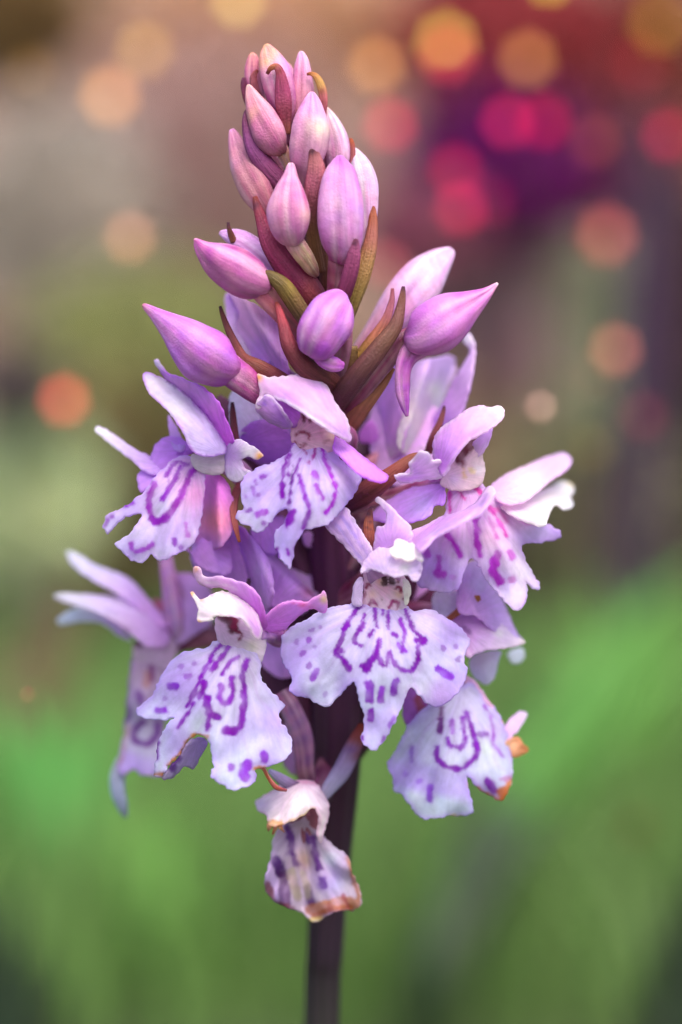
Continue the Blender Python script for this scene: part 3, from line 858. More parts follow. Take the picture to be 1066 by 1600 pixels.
# right hand side buds
b = loft('bud', orchid, 3, [(520, 52, 150, 14), (508, 66, 146, 30), (462, 112, 136, 60), (410, 172, 128, 84), (352, 240, 122, 90), (292, 310, 120, 78), (232, 380, 120, 56), (160, 470, 124, 40), (110, 560, 130, 30)],
         [(232, 196, 232), (226, 186, 228), (222, 176, 226), (210, 150, 214), (206, 130, 176), (180, 120, 90)], tints=[(400, 150, 60, (236, 214, 234), .6)])  # white rim highlight painted in by the tint
blade('bract', b, 3, [(288, 205, 40, 6), (284, 260, 40, 20), (258, 340, 40, 40), (212, 420, 44, 70), (160, 500, 56, 80), (110, 590, 80, 70)], [(170, 90, 100), (190, 110, 120), (196, 120, 90), (180, 140, 70), (150, 110, 66)])
b = loft('bud', orchid, 3, [(705, 185, 10, 5), (694, 194, 8, 10), (658, 226, 0, 26), (600, 266, -8, 56), (530, 312, -14, 94), (462, 358, -16, 108), (402, 394, -8, 88), (352, 405, 6, 40)],
         [(244, 226, 232), (206, 130, 186), (196, 110, 196), (196, 112, 200), (196, 110, 204), (186, 96, 186)], ph=.5, rk=.08, tints=[(430, 300, 80, (210, 150, 226), .6), (470, 440, 60, (176, 86, 176), .5)])
loft('spur', b, 3, [(392, 430, 6, 50), (352, 470, 4, 40), (330, 530, 2, 31), (328, 600, 4, 29), (336, 660, 8, 21), (346, 712, 12, 6)], [(186, 96, 190), (184, 92, 190), (180, 92, 196), (176, 86, 196)])
loft('ovary', b, 3, [(370, 385, 10, 36), (310, 430, 20, 40), (230, 530, 36, 40), (140, 640, 70, 40), (60, 740, 110, 40)], [(150, 60, 100), PLUM, (110, 50, 60)])
blade('bract', b, 3, [(331, 198, -14, 5), (328, 230, -16, 18), (318, 290, -20, 36), (296, 360, -22, 56), (236, 440, -20, 76), (152, 545, -6, 88), (70, 650, 40, 92), (20, 720, 90, 80)],
      [DARK, (128, 74, 56), (140, 88, 76), (134, 90, 70), (120, 74, 70), (104, 60, 62), (92, 46, 58)], cup=.32)
blade('bract', b, 3, [(290, 520, 50, 14), (250, 570, 50, 50), (180, 650, 60, 84), (120, 740, 80, 80), (60, 820, 120, 60)], [(186, 120, 70), (176, 116, 80), (160, 96, 76), (130, 66, 66)])

# ---- flower behind the upper right buds
DEP[0] = 80
f = loft('flower', orchid, 13, [(300, 840, 150, 60), (200, 900, 130, 50), (60, 960, 100, 40), (-60, 1000, 80, 36)], [(190, 100, 150), (170, 80, 110), PLUM])
patch('petal', f, 13, [(738, 100), (765, 70), (810, 110), (828, 180), (825, 280), (800, 420), (760, 560), (720, 640), (640, 680), (560, 700), (540, 660), (620, 540), (690, 400), (760, 280), (800, 200), (770, 150)],
      [(770, 100, 120), (810, 250, 96), (640, 640, 130)], (190, 146, 236), (216, 190, 246), fan=(560, 700), bulge=14, tints=[(790, 130, 40, (236, 240, 244), .7)])
patch('petal', f, 13, [(420, 290), (520, 250), (600, 240), (660, 220), (700, 260), (700, 350), (640, 480), (590, 600), (540, 740), (470, 830), (360, 850), (330, 740), (380, 560), (410, 400)],
      [(640, 260, 180), (500, 560, 150), (400, 820, 140)], (236, 232, 244), (204, 176, 240), fan=(400, 840), bulge=30, tints=[(560, 450, 60, (240, 244, 250), .8), (450, 620, 70, (250, 244, 250), .7)])
patch('petal', f, 13, [(330, 180), (350, 300), (330, 400), (360, 560), (390, 640), (420, 640), (380, 760), (350, 850), (270, 900), (230, 940), (200, 760), (210, 600), (200, 500), (260, 330)],
      [(300, 330, 130), (300, 620, 130), (260, 900, 150)], (208, 156, 232), (206, 160, 236), bulge=18, fan=(260, 900), tints=[(290, 860, 60, (236, 226, 246), .7)])
patch('petal', f, 13, [(100, 700), (160, 640), (200, 680), (210, 760), (160, 790), (90, 780)], [(150, 700, 120), (150, 780, 130)], (200, 130, 220), bulge=14)
patch('petal', f, 13, [(240, 920), (300, 860), (420, 830), (500, 800), (520, 860), (420, 900), (320, 960), (250, 970)], [(300, 900, 130), (500, 840, 110)], (222, 196, 240), bulge=8)
blade('bract', f, 13, [(632, 552, 14, 4), (626, 590, 12, 20), (600, 670, 10, 36), (560, 760, 16, 50), (530, 850, 40, 50)], [DARK, (150, 80, 76), (170, 90, 90), (150, 80, 80)])

# ---- flower on the right (C)
DEP[0] = 0
f = patch('flower', orchid, 13, [(640, 985), (690, 890), (740, 815), (800, 765), (850, 755), (860, 820), (880, 890), (892, 950), (885, 1020), (850, 1070), (760, 1095), (660, 1085), (605, 1050)],
      [(640, 1000, 40), (760, 940, 34), (880, 980, 48), (760, 1080, 34)], (220, 196, 214), (218, 200, 206), bulge=8, strokes=[([(728, 895), (765, 840), (830, 775)], 52, (104, 16, 40)), ([(748, 905), (756, 925)], 20, (130, 26, 50)), ([(755, 960), (765, 1010)], 14, (220, 170, 90), .6), ([(800, 960), (820, 980)], 20, (222, 186, 110), .6)],
      tints=[(850, 960, 40, (232, 232, 240), .7), (700, 1020, 40, (206, 190, 236), .6)])
f['label'] = 'open flower with bright pink streaked lip'
loft('ovary', f, 13, [(620, 1020, 60, 40), (500, 1080, 90, 60), (330, 1130, 130, 56), (100, 1180, 170, 50), (-60, 1240, 190, 40)], [(176, 100, 190), (150, 66, 110), (130, 60, 80), (110, 50, 60)])
patch('hood', f, 13, [(563, 860), (566, 770), (612, 694), (690, 640), (770, 582), (860, 548), (930, 562), (985, 550), (1020, 588), (1002, 640), (940, 692), (870, 735), (800, 772), (742, 830), (692, 900), (645, 985), (612, 1000), (586, 930)],
      [(600, 900, 26), (690, 645, 20), (860, 550, 16), (1000, 590, 10), (800, 770, -16), (690, 880, -2)], (196, 138, 228), (226, 196, 242), edge=(230, 214, 246), edge_w=5, bulge=34, fan=(600, 960),
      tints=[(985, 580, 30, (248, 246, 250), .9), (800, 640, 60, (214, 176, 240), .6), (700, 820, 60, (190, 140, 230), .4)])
patch('petal', f, 13, [(775, 590), (820, 560), (862, 546), (900, 560), (860, 580), (800, 610)], [(800, 590, 24), (880, 556, 20)], (190, 120, 220), bulge=6)
patch('petal', f, 13, [(872, 735), (942, 690), (925, 775), (876, 860), (825, 885), (795, 850), (820, 780)], [(930, 710, 40), (820, 860, 50)], (196, 160, 236), (216, 196, 246), bulge=14)
patch('lip', f, 6, [(420, 425), (480, 395), (560, 398), (620, 450), (680, 520), (750, 560), (820, 585), (870, 590), (930, 620), (925, 655), (830, 678), (752, 690), (790, 790), (842, 882), (805, 885), (772, 852), (780, 905), (768, 965), (738, 990), (698, 970), (640, 905), (590, 850), (560, 790), (528, 748), (492, 800), (462, 890), (390, 908), (330, 890), (276, 868), (280, 780), (300, 700), (350, 620), (400, 540)],
      [(500, 420, 40), (560, 620, 14), (290, 830, 60), (925, 640, 110), (740, 985, 40), (830, 870, 80), (690, 740, 26)], (228, 190, 232), (232, 226, 248), edge=(226, 200, 244), edge_w=10, bulge=8, fan=(500, 410), step=3, rip=7, spot=(186, 40, 196),
      strokes=[([(424, 440), (424, 530)], 13, (206, 60, 170)), ([(460, 430), (492, 472)], 12, (206, 60, 160)), ([(520, 392), (560, 440), (602, 500)], 16, (220, 60, 170)), ([(580, 470), (630, 550), (684, 640)], 15, (220, 70, 190)), ([(604, 560), (640, 650)], 14, (214, 90, 200), .7),
               ([(545, 560), (548, 640), (562, 732)], 22), ([(405, 632), (440, 672), (472, 738)], 20), ([(642, 735), (622, 795), (652, 850)], 38), ([(700, 720), (706, 742)], 26, (206, 90, 200), .8), ([(708, 840), (708, 850)], 22, (206, 110, 200), .7),
               ([(320, 712), (322, 732)], 26, None, .7), ([(374, 745), (378, 790)], 20, None, .7), ([(370, 820), (390, 824)], 34, None, .8), ([(725, 545), (760, 580), (810, 590)], 12, (220, 110, 200), .5), ([(640, 520), (690, 580)], 12, (226, 110, 190), .7), ([(430, 835), (440, 838)], 18, None, .3)],
      tints=[(620, 640, 70, (244, 214, 232), .6), (720, 820, 90, (244, 236, 244), .6), (340, 780, 90, (200, 176, 236), .5)])
patch('sepal', f, 6, [(610, 420), (680, 362), (780, 318), (860, 285), (940, 264), (986, 285), (972, 330), (910, 375), (840, 430), (780, 480), (700, 500), (640, 470)],
      [(640, 450, 70), (800, 380, 150), (980, 290, 250)], (226, 196, 240), (216, 190, 246), bulge=20, fan=(640, 460), tints=[(780, 400, 80, (248, 240, 250), .7)])
patch('sepal', f, 6, [(640, 480), (740, 470), (850, 435), (930, 395), (985, 405), (1000, 440), (980, 465), (996, 505), (955, 520), (910, 500), (880, 560), (862, 600), (780, 585), (700, 545)],
      [(660, 490, 70), (860, 480, 160), (985, 430, 270)], (232, 216, 246), (232, 236, 250), bulge=16, fan=(660, 490), tints=[(985, 400, 26, (214, 200, 120), .8), (880, 470, 60, (246, 248, 250), .7)])
patch('sepal', f, 6, [(110, 500), (240, 425), (380, 372), (402, 440), (396, 500), (352, 500), (330, 550), (250, 580), (150, 585), (60, 560)],
      [(390, 420, 50), (250, 500, 60), (100, 540, 90)], (176, 120, 222), (190, 146, 230), bulge=16, tints=[(300, 520, 70, (186, 176, 240), .6)])
patch('petal', f, 6, [(166, 368), (200, 358), (240, 352), (236, 310), (252, 290), (285, 252), (330, 262), (342, 296), (380, 290), (390, 310), (376, 328), (388, 350), (380, 376), (310, 382), (250, 395), (195, 398)],
      [(180, 380, 0), (290, 320, -14), (385, 320, 2)], (190, 150, 236), (216, 196, 246), bulge=10, edge=(236, 230, 250), edge_w=6, ruf=5, lam=25, step=3)
blade('bract', f, 6, [(290, 268, 16, 18), (240, 290, 14, 44), (140, 370, 20, 80), (40, 440, 50, 110), (-60, 500, 100, 100)], [(140, 70, 50), (150, 82, 60), (160, 80, 66), (130, 66, 60), (100, 44, 60)], cup=.3)

# ---- middle upper flower (B)
f = patch('flower', orchid, 5, [(335, 395), (350, 345), (395, 305), (470, 335), (540, 385), (600, 430), (600, 480), (560, 520), (500, 520), (430, 525), (350, 480)],
      [(350, 440, 20), (450, 400, 14), (590, 460, 20), (450, 500, 14)], (216, 170, 200), (220, 190, 206), bulge=6, step=3, spot=RED,
      strokes=[([(362, 432), (400, 410), (440, 422), (436, 446)], 9), ([(356, 460), (385, 478), (415, 472), (408, 490), (378, 502)], 9), ([(404, 305), (410, 350)], 18, (110, 20, 40)), ([(440, 322), (440, 352)], 18, (110, 20, 40)), ([(520, 470), (545, 450)], 8, None, .5), ([(500, 380), (510, 460)], 6, (196, 120, 150), .4)],
      tints=[(560, 430, 40, (220, 196, 160), .6), (470, 440, 40, (214, 160, 190), .5)])
f['label'] = 'open flower with folded streaked lip under a tilted hood'
loft('ovary', f, 5, [(560, 440, 20, 60), (640, 430, 60, 60), (640, 520, 120, 50), (560, 640, 170, 40)], [(180, 110, 200), (150, 70, 120), (110, 40, 76), PLUM])
patch('hood', f, 5, [(150, 92), (170, 92), (210, 104), (300, 100), (400, 88), (480, 112), (542, 165), (584, 250), (642, 328), (662, 400), (668, 462), (640, 455), (600, 432), (520, 388), (420, 316), (330, 262), (250, 222), (205, 200), (190, 205), (182, 245), (160, 285), (140, 270), (150, 235), (166, 190)],
      [(160, 100, -2), (400, 92, 6), (540, 165, 8), (450, 230, -22), (420, 312, -40), (590, 425, -24), (665, 450, 2), (160, 270, 4), (280, 150, -10)], (206, 170, 240), (222, 186, 236), edge=(236, 226, 250), edge_w=6, bulge=16, fan=(660, 450), step=3.2,
      tints=[(162, 108, 22, (236, 166, 60), .95), (350, 200, 60, (188, 140, 236), .6), (400, 130, 60, (232, 196, 226), .6), (560, 340, 50, (226, 206, 246), .7)],
      strokes=[([(250, 215), (330, 252), (420, 300), (520, 375)], 14, (240, 238, 252), .7)])
patch('petal', f, 5, [(140, 272), (160, 235), (205, 202), (250, 235), (300, 300), (345, 372), (320, 388), (285, 386), (220, 352), (165, 312)],
      [(150, 270, 8), (250, 300, -4), (340, 375, 12)], (186, 140, 220), (206, 180, 240), edge=(220, 206, 246), edge_w=4, bulge=10, fan=(340, 380), strokes=[([(255, 260), (290, 320), (340, 350)], 8, (150, 70, 180), .6), ([(190, 205), (195, 250)], 14, (160, 100, 210), .6)])
patch('petal', f, 5, [(215, 205), (330, 258), (420, 315), (400, 350), (350, 385), (300, 345), (255, 265)], [(230, 220, 4), (350, 350, 22)], (160, 96, 196), (176, 116, 206), bulge=2)
patch('lip', f, 5, [(345, 470), (320, 530), (250, 570), (130, 620), (72, 668), (58, 780), (82, 830), (42, 858), (38, 895), (66, 922), (108, 930), (132, 962), (170, 962), (212, 922), (252, 872), (285, 838), (318, 850), (292, 930), (252, 958), (244, 1010), (264, 1092), (310, 1148), (335, 1165), (352, 1100), (360, 1030), (412, 952), (450, 945), (540, 922), (600, 862), (640, 815), (692, 740), (728, 668), (690, 618), (610, 562), (590, 500), (520, 482), (430, 500)],
      [(450, 490, 8), (380, 680, -22), (320, 850, -34), (60, 800, 16), (60, 900, 10), (700, 660, 22), (560, 880, -4), (320, 1150, -20), (250, 720, -4), (480, 750, -22), (620, 700, 0)],
      (214, 196, 236), (226, 222, 246), edge=(216, 196, 246), edge_w=8, bulge=6, fan=(450, 470), step=2.6, rip=5, spot=(142, 4, 178),
      strokes=[([(352, 452), (322, 530), (294, 650), (292, 772)], 16), ([(290, 700), (292, 770)], 26), ([(335, 540), (322, 600), (326, 652)], 9), ([(388, 560), (352, 660), (334, 760), (318, 860), (314, 942)], 10), ([(384, 655), (410, 755), (432, 850), (402, 940)], 20), ([(346, 855), (334, 912)], 30),
               ([(472, 490), (462, 555), (436, 580)], 9, (170, 30, 150)), ([(410, 515), (425, 530)], 10, (170, 30, 130)), ([(462, 640), (480, 665)], 28, (176, 50, 206), .8), ([(472, 710), (512, 772)], 22, (176, 50, 206), .85), ([(510, 495), (522, 560), (560, 660), (584, 730), (562, 808), (524, 858)], 17, (176, 30, 200)),
               ([(160, 862), (194, 858)], 32, (170, 50, 200)), ([(178, 662), (200, 660)], 20), ([(140, 682), (146, 700)], 14, None, .7), ([(128, 720), (132, 760)], 16, None, .6), ([(96, 850), (112, 842)], 18, None, .7), ([(186, 915)], 20, None, .7), ([(92, 770)], 16, None, .5), ([(155, 760)], 16, None, .5),
               ([(258, 1060), (270, 1100)], 12), ([(318, 1060), (324, 1090)], 12), ([(372, 1030), (356, 1050)], 12), ([(350, 600), (338, 720), (322, 830)], 5, (90, 40, 120), .6)],
      tints=[(620, 660, 70, (244, 232, 250), .7), (180, 760, 110, (196, 166, 232), .6), (300, 1040, 70, (220, 232, 246), .6)])
patch('sepal', f, 5, [(590, 430), (660, 485), (740, 548), (830, 618), (878, 656), (860, 684), (800, 684), (700, 632), (620, 556), (570, 500)],
      [(600, 470, 4), (740, 590, -10), (865, 670, -14)], (196, 140, 230), (196, 130, 230), bulge=16, fan=(590, 460), edge=(180, 110, 220), edge_w=5)
patch('sepal', f, 4, [(725, 480), (790, 440), (850, 475), (900, 505), (905, 535), (870, 540), (830, 530), (800, 545), (812, 585), (850, 605), (835, 625), (765, 655), (720, 610)],
      [(740, 520, 40), (800, 480, 20), (895, 525, 14), (820, 620, 36)], (190, 156, 226), (226, 226, 244), bulge=8, step=3, tints=[(892, 525, 22, (240, 166, 60), .95), (830, 505, 30, (236, 240, 246), .7), (825, 580, 20, (170, 60, 140), .5)])

# ---- left middle flower (A)
f = patch('flower', orchid, 4, [(545, 520), (620, 520), (710, 490), (745, 520), (740, 580), (680, 620), (600, 610), (555, 580)], [(560, 560, 50), (720, 540, 56)], (206, 196, 206), (190, 176, 196), bulge=14)
f['label'] = 'open flower with a long purple loop on its lip, turned sideways'
loft('ovary', f, 4, [(690, 540, 66, 50), (780, 600, 90, 56), (880, 700, 120, 50), (1060, 820, 170, 44), (1200, 900, 190, 40)], [(190, 160, 210), (160, 110, 170), (140, 70, 110), PLUM])
patch('petal', f, 4, [(360, 40), (378, 44), (404, 80), (432, 108), (520, 138), (620, 190), (692, 270), (732, 370), (760, 440), (730, 490), (690, 440), (640, 345), (560, 252), (470, 178), (432, 150), (400, 112)],
      [(370, 45, 60), (540, 190, 40), (740, 470, 56)], (196, 110, 216), (206, 170, 240), fan=(740, 470), bulge=16, tints=[(375, 60, 40, (226, 226, 246), .8), (520, 160, 40, (226, 170, 240), .6)], edge=(170, 90, 206), edge_w=5)
patch('hood', f, 4, [(302, 112), (330, 106), (390, 128), (440, 160), (480, 184), (560, 256), (640, 348), (702, 440), (726, 492), (690, 522), (610, 528), (545, 490), (500, 402), (440, 312), (380, 252), (322, 192)],
      [(310, 130, 40), (560, 256, 44), (660, 370, 46), (470, 370, 4), (545, 490, 14), (700, 500, 48)], (190, 176, 226), (222, 216, 246), edge=(190, 130, 226), edge_w=5, bulge=26, fan=(700, 510), strokes=[([(420, 150), (470, 185)], 6, (80, 40, 110), .6)],
      tints=[(470, 270, 60, (226, 226, 238), .6), (560, 420, 60, (190, 180, 210), .6)])
patch('sepal', f, 4, [(60, 392), (80, 378), (115, 392), (200, 448), (270, 496), (360, 535), (440, 560), (430, 600), (360, 620), (290, 590), (240, 540), (170, 490), (110, 440)],
      [(70, 395, 150), (250, 520, 110), (420, 580, 90)], (190, 150, 232), (222, 220, 246), bulge=14, fan=(420, 580))
patch('petal', f, 4, [(430, 320), (460, 360), (500, 440), (520, 490), (470, 500), (440, 440)], [(450, 350, 120), (490, 480, 80)], (190, 150, 226), bulge=8)
patch('petal', f, 4, [(360, 480), (410, 436), (480, 430), (550, 470), (565, 500), (500, 530), (430, 580), (370, 650), (330, 690), (288, 705), (276, 620), (330, 570)],
      [(380, 480, 100), (540, 500, 70), (300, 680, 90)], (180, 116, 220), (186, 140, 230), bulge=16, strokes=[([(480, 520), (550, 500)], 14, None, .6)], fan=(550, 500))
patch('lip', f, 4, [(480, 530), (570, 535), (610, 600), (612, 700), (600, 800), (584, 900), (545, 980), (480, 1015), (420, 1048), (375, 1050), (345, 1022), (322, 1046), (290, 1064), (240, 1052), (200, 1012), (162, 968), (220, 930), (262, 885), (292, 822), (240, 828), (190, 848), (150, 892), (118, 914), (104, 872), (130, 822), (200, 790), (268, 740), (330, 680), (400, 590)],
      [(550, 550, 50), (430, 740, 14), (590, 800, 40), (120, 890, 50), (290, 1060, 20), (450, 1030, 24), (330, 720, 24)], (222, 190, 226), (226, 218, 246), edge=(216, 190, 246), edge_w=8, bulge=8, fan=(560, 540), step=2.8, rip=6, spot=(142, 4, 178),
      strokes=[([(360, 670), (335, 740), (342, 825), (372, 858), (430, 822), (482, 740), (520, 660), (555, 598)], 26, (160, 30, 180)), ([(345, 840), (375, 858), (420, 840)], 34, (150, 30, 180)), ([(490, 580), (458, 645), (402, 742)], 20), ([(420, 630), (470, 560), (530, 570)], 14, None, .8), ([(436, 610), (430, 660)], 10, None, .6),
               ([(246, 970), (262, 1002), (318, 992), (352, 968)], 20, (170, 50, 196), .85), ([(460, 945), (464, 965)], 22, None, .8), ([(490, 985)], 22, None, .8), ([(518, 870), (526, 925)], 18, (190, 80, 200), .7), ([(215, 775), (250, 765)], 22, None, .8), ([(150, 830)], 18, None, .7), ([(112, 880), (125, 850)], 14, None, .7)],
      tints=[(560, 720, 80, (232, 176, 220), .8), (400, 780, 60, (214, 214, 236), .6), (250, 960, 90, (236, 232, 250), .6)])
patch('petal', f, 4, [(600, 615), (650, 600), (720, 650), (760, 750), (770, 850), (740, 930), (690, 990), (610, 990), (560, 940), (580, 760)], [(640, 640, 130), (660, 800, 110), (650, 960, 140)], (216, 120, 222), (196, 140, 214), bulge=24, fan=(640, 610), tints=[(650, 690, 70, (226, 130, 226), .7), (660, 850, 90, (226, 140, 150), .8)])
loft('spur', f, 4, [(690, 640, 100, 20), (700, 720, 96, 34), (705, 800, 98, 30), (700, 880, 104, 12)], [(226, 150, 210), (230, 160, 190), (228, 160, 180)])
blade('bract', f, 4, [(790, 960, 40, 6), (770, 880, 44, 24), (760, 800, 56, 34), (770, 720, 70, 40), (800, 660, 90, 40)], [(190, 96, 70), (180, 90, 80), (150, 70, 70), (120, 50, 66)])
patch('petal', f, 4, [(505, 880), (520, 1000), (560, 1000), (600, 940), (640, 960), (720, 900), (750, 1000), (740, 1120), (640, 1110), (560, 1060)], [(560, 960, 120), (700, 1000, 110)], (190, 136, 216), (186, 140, 220), bulge=12)
blade('bract', f, 2, [(512, 905, 70, 6), (514, 950, 68, 22), (520, 1030, 64, 34), (530, 1120, 70, 40), (550, 1220, 90, 40)], [DARK, (120, 50, 60), (110, 44, 66), (100, 40, 70)])
patch('petal', f, 2, [(505, 860), (560, 850), (640, 900), (680, 960), (700, 1020), (640, 1060), (560, 1060), (520, 1140), (500, 1100), (498, 980)], [(520, 900, 130), (640, 1000, 110), (510, 1120, 110)], (206, 200, 240), (196, 176, 236), bulge=14)
patch('petal', f, 2, [(530, 1080), (600, 1010), (680, 990), (770, 1040), (820, 1090), (850, 1160), (780, 1230), (700, 1240), (600, 1180), (540, 1150)], [(560, 1100, 130), (700, 1080, 100), (820, 1160, 130)], (180, 116, 220), (196, 140, 236), bulge=22, tints=[(700, 1060, 80, (206, 146, 240), .6)])

# ---- half hidden flower behind, left of the stem (K)
DEP[0] = 50
f = loft('flower', orchid, 12, [(600, 1090, 110, 50), (640, 1030, 130, 60), (800, 980, 160, 60), (1000, 960, 165, 50)], [(196, 130, 220), (170, 80, 120), (130, 50, 90), PLUM])
patch('petal', f, 12, [(370, 540), (430, 545), (500, 620), (570, 700), (630, 800), (655, 900), (655, 1010), (628, 1110), (580, 1100), (530, 1010), (490, 900), (440, 780), (380, 650)],
      [(400, 580, 90), (530, 800, 50), (610, 1080, 80)], (206, 166, 236), (176, 120, 216), bulge=24, fan=(610, 1100), tints=[(560, 850, 50, (200, 170, 240), .6)])
patch('petal', f, 12, [(560, 690), (640, 680), (720, 730), (800, 790), (900, 890), (955, 1000), (900, 1070), (780, 1070), (650, 1110), (640, 960), (620, 820)],
      [(600, 720, 140), (760, 880, 110), (930, 1010, 150)], (190, 140, 216), (196, 154, 226), bulge=26, fan=(640, 1100), tints=[(900, 1000, 60, (150, 70, 110), .7), (800, 860, 60, (186, 140, 226), .5)])
patch('petal', f, 12, [(90, 690), (130, 600), (250, 590), (370, 610), (440, 760), (480, 920), (520, 1000), (300, 960), (190, 900), (95, 810)],
      [(120, 720, 130), (300, 760, 100), (460, 960, 90)], (186, 136, 214), (200, 156, 226), bulge=16, fan=(480, 980), strokes=[([(320, 660), (210, 830)], 44, (140, 84, 140), .5)], tints=[(230, 640, 60, (196, 160, 220), .6)])
patch('petal', f, 12, [(860, 600), (910, 580), (950, 620), (950, 680), (900, 690), (860, 660)], [(900, 600, 120), (920, 680, 130)], (200, 150, 220), bulge=12)
patch('petal', f, 12, [(560, 400), (700, 460), (760, 560), (700, 720), (600, 730), (500, 600)], [(560, 420, 110), (640, 600, 100)], (170, 116, 216), (180, 130, 222), bulge=14)
blade('bract', f, 12, [(483, 905, 40, 6), (484, 930, 40, 24), (480, 960, 44, 30), (500, 1040, 60, 40)], [DARK, (90, 60, 80), (130, 80, 130)])

# ---- far left flower (H)
DEP[0] = 130
f = patch('flower', orchid, 15, [(530, 590), (620, 560), (700, 545), (770, 580), (760, 660), (720, 740), (640, 770), (560, 740), (530, 670)], [(560, 640, 190), (730, 640, 190)], (206, 184, 206), (200, 176, 212), bulge=14,
          strokes=[([(505, 520), (530, 545), (555, 590)], 46, (96, 24, 50))], soft=6)
f['label'] = 'blurred open flower pointing away to the side'
loft('ovary', f, 15, [(720, 620, 210, 60), (780, 580, 220, 60), (900, 560, 200, 60), (1100, 560, 150, 60), (1500, 640, 105, 50)], [(180, 130, 190), (130, 66, 110), (100, 36, 70), PLUM])
patch('sepal', f, 15, [(156, 92), (180, 78), (230, 100), (310, 152), (400, 188), (490, 222), (570, 296), (640, 380), (700, 440), (720, 500), (660, 480), (560, 400), (440, 310), (330, 252), (215, 178)],
      [(170, 95, 260), (490, 224, 228), (330, 252, 198), (690, 470, 200)], (200, 156, 224), (206, 208, 242), bulge=26, fan=(690, 480))
patch('hood', f, 15, [(88, 328), (120, 312), (200, 314), (290, 318), (400, 326), (520, 340), (620, 396), (700, 480), (730, 560), (690, 605), (600, 600), (520, 540), (430, 480), (340, 425), (240, 388), (150, 358)],
      [(100, 330, 235), (400, 328, 205), (620, 398, 200), (340, 425, 168), (520, 540, 158), (700, 560, 188)], (202, 164, 226), (216, 216, 244), bulge=30, fan=(700, 560), strokes=[([(380, 450), (500, 520)], 10, (130, 60, 130), .7)])
patch('petal', f, 15, [(102, 462), (130, 430), (200, 394), (260, 380), (340, 420), (440, 490), (520, 570), (440, 540), (360, 480), (270, 468), (190, 475), (130, 484)], [(120, 460, 250), (300, 430, 215), (490, 540, 205)], (200, 176, 226), (206, 216, 240), bulge=14, fan=(490, 550))
patch('lip', f, 15, [(530, 650), (600, 640), (690, 700), (740, 800), (720, 950), (700, 1060), (705, 1200), (690, 1310), (640, 1330), (570, 1310), (520, 1285), (470, 1320), (440, 1270), (462, 1160), (478, 1060), (488, 960), (505, 820)],
      [(600, 660, 180), (600, 950, 160), (490, 1000, 200), (700, 1000, 190), (600, 1310, 160)], (196, 170, 196), (206, 206, 226), edge=(170, 130, 190), edge_w=8, bulge=8, fan=(610, 640), step=3.2, rip=8, soft=5, spot=(120, 30, 150),
      strokes=[([(580, 1022), (540, 1060), (532, 1110), (562, 1142), (620, 1142), (655, 1095), (662, 1030)], 30), ([(632, 690), (626, 790)], 22, (140, 40, 130)), ([(560, 870), (570, 910)], 38, None, .8), ([(500, 950), (502, 1010)], 24, None, .8), ([(600, 760), (600, 820)], 30, (206, 140, 110), .6), ([(505, 1040), (470, 1210), (445, 1270)], 14, (176, 130, 110), .7)])
blade('lobe', f, 15, [(470, 1230, 186, 60), (440, 1320, 176, 72), (440, 1400, 170, 70), (462, 1480, 172, 56), (485, 1550, 180, 14)], [(190, 186, 206), (180, 186, 214), (170, 180, 200)], mat=M['petal'])
loft('spur', f, 15, [(700, 60, 190, 26), (712, 130, 186, 34), (730, 250, 180, 42), (752, 380, 180, 56), (766, 480, 185, 60), (760, 560, 195, 40)], [(186, 130, 206), (180, 120, 200), (186, 140, 206), (190, 150, 210)])
patch('petal', f, 15, [(740, 210), (800, 200), (870, 210), (960, 300), (960, 470), (900, 520), (840, 560), (780, 590), (740, 520), (760, 380)], [(780, 240, 190), (900, 300, 170), (800, 560, 200)], (180, 136, 200), (186, 150, 206), bulge=20, strokes=[([(760, 230), (810, 320)], 20, (160, 100, 120), .6)])
patch('sepal', f, 15, [(640, 340), (690, 360), (720, 400), (700, 430), (660, 400)], [(650, 350, 215), (700, 410, 215)], (150, 76, 110), bulge=10)
blade('bract', f, 15, [(820, 590, 215, 60), (900, 560, 200, 120), (1000, 540, 205, 140), (1200, 540, 220, 120)], [(130, 50, 84), (120, 44, 80), (96, 34, 70)])  # dark plum sheet standing in for the shadow inside here

# ---- lower left flower (D)
DEP[0] = 0
f = patch('flower', orchid, 12, [(250, 1200), (300, 1160), (400, 1170), (490, 1240), (560, 1290), (605, 1270), (600, 1400), (565, 1490), (500, 1520), (440, 1490), (350, 1400), (270, 1340)],
      [(280, 1240, 30), (420, 1300, 18), (590, 1360, 36), (480, 1480, 22)], (196, 170, 206), (190, 180, 200), bulge=6, step=3, spot=(120, 16, 60),
      strokes=[([(300, 1165), (360, 1200), (372, 1260)], 60, (96, 16, 50)), ([(390, 1190), (380, 1240)], 34, (140, 30, 80)), ([(400, 1275), (430, 1290), (420, 1330)], 14)], tints=[(500, 1380, 60, (206, 206, 190), .7)])
f['label'] = 'open flower with a torn brown rimmed lip'
loft('ovary', f, 12, [(560, 1270, 30, 60), (640, 1280, 60, 66), (700, 1320, 90, 60), (850, 1300, 150, 56), (1040, 1240, 220, 50)], [(190, 130, 220), (160, 90, 180), (130, 50, 100), PLUM])
patch('petal', f, 12, [(100, 832), (120, 822), (148, 845), (170, 890), (220, 898), (280, 888), (380, 918), (470, 948), (540, 1008), (582, 1090), (600, 1160), (610, 1240), (565, 1250), (530, 1140), (470, 1070), (380, 1010), (300, 972), (180, 962), (120, 912)],
      [(115, 840, 16), (300, 930, 4), (590, 1220, 24)], (190, 110, 206), (226, 196, 242), fan=(590, 1230), bulge=14, ruf=5, tints=[(118, 836, 24, (226, 180, 130), .9), (160, 910, 40, (240, 226, 248), .6), (330, 950, 30, (232, 190, 226), .6)], strokes=[([(200, 930), (320, 945), (430, 990)], 8, (240, 210, 230), .6)])
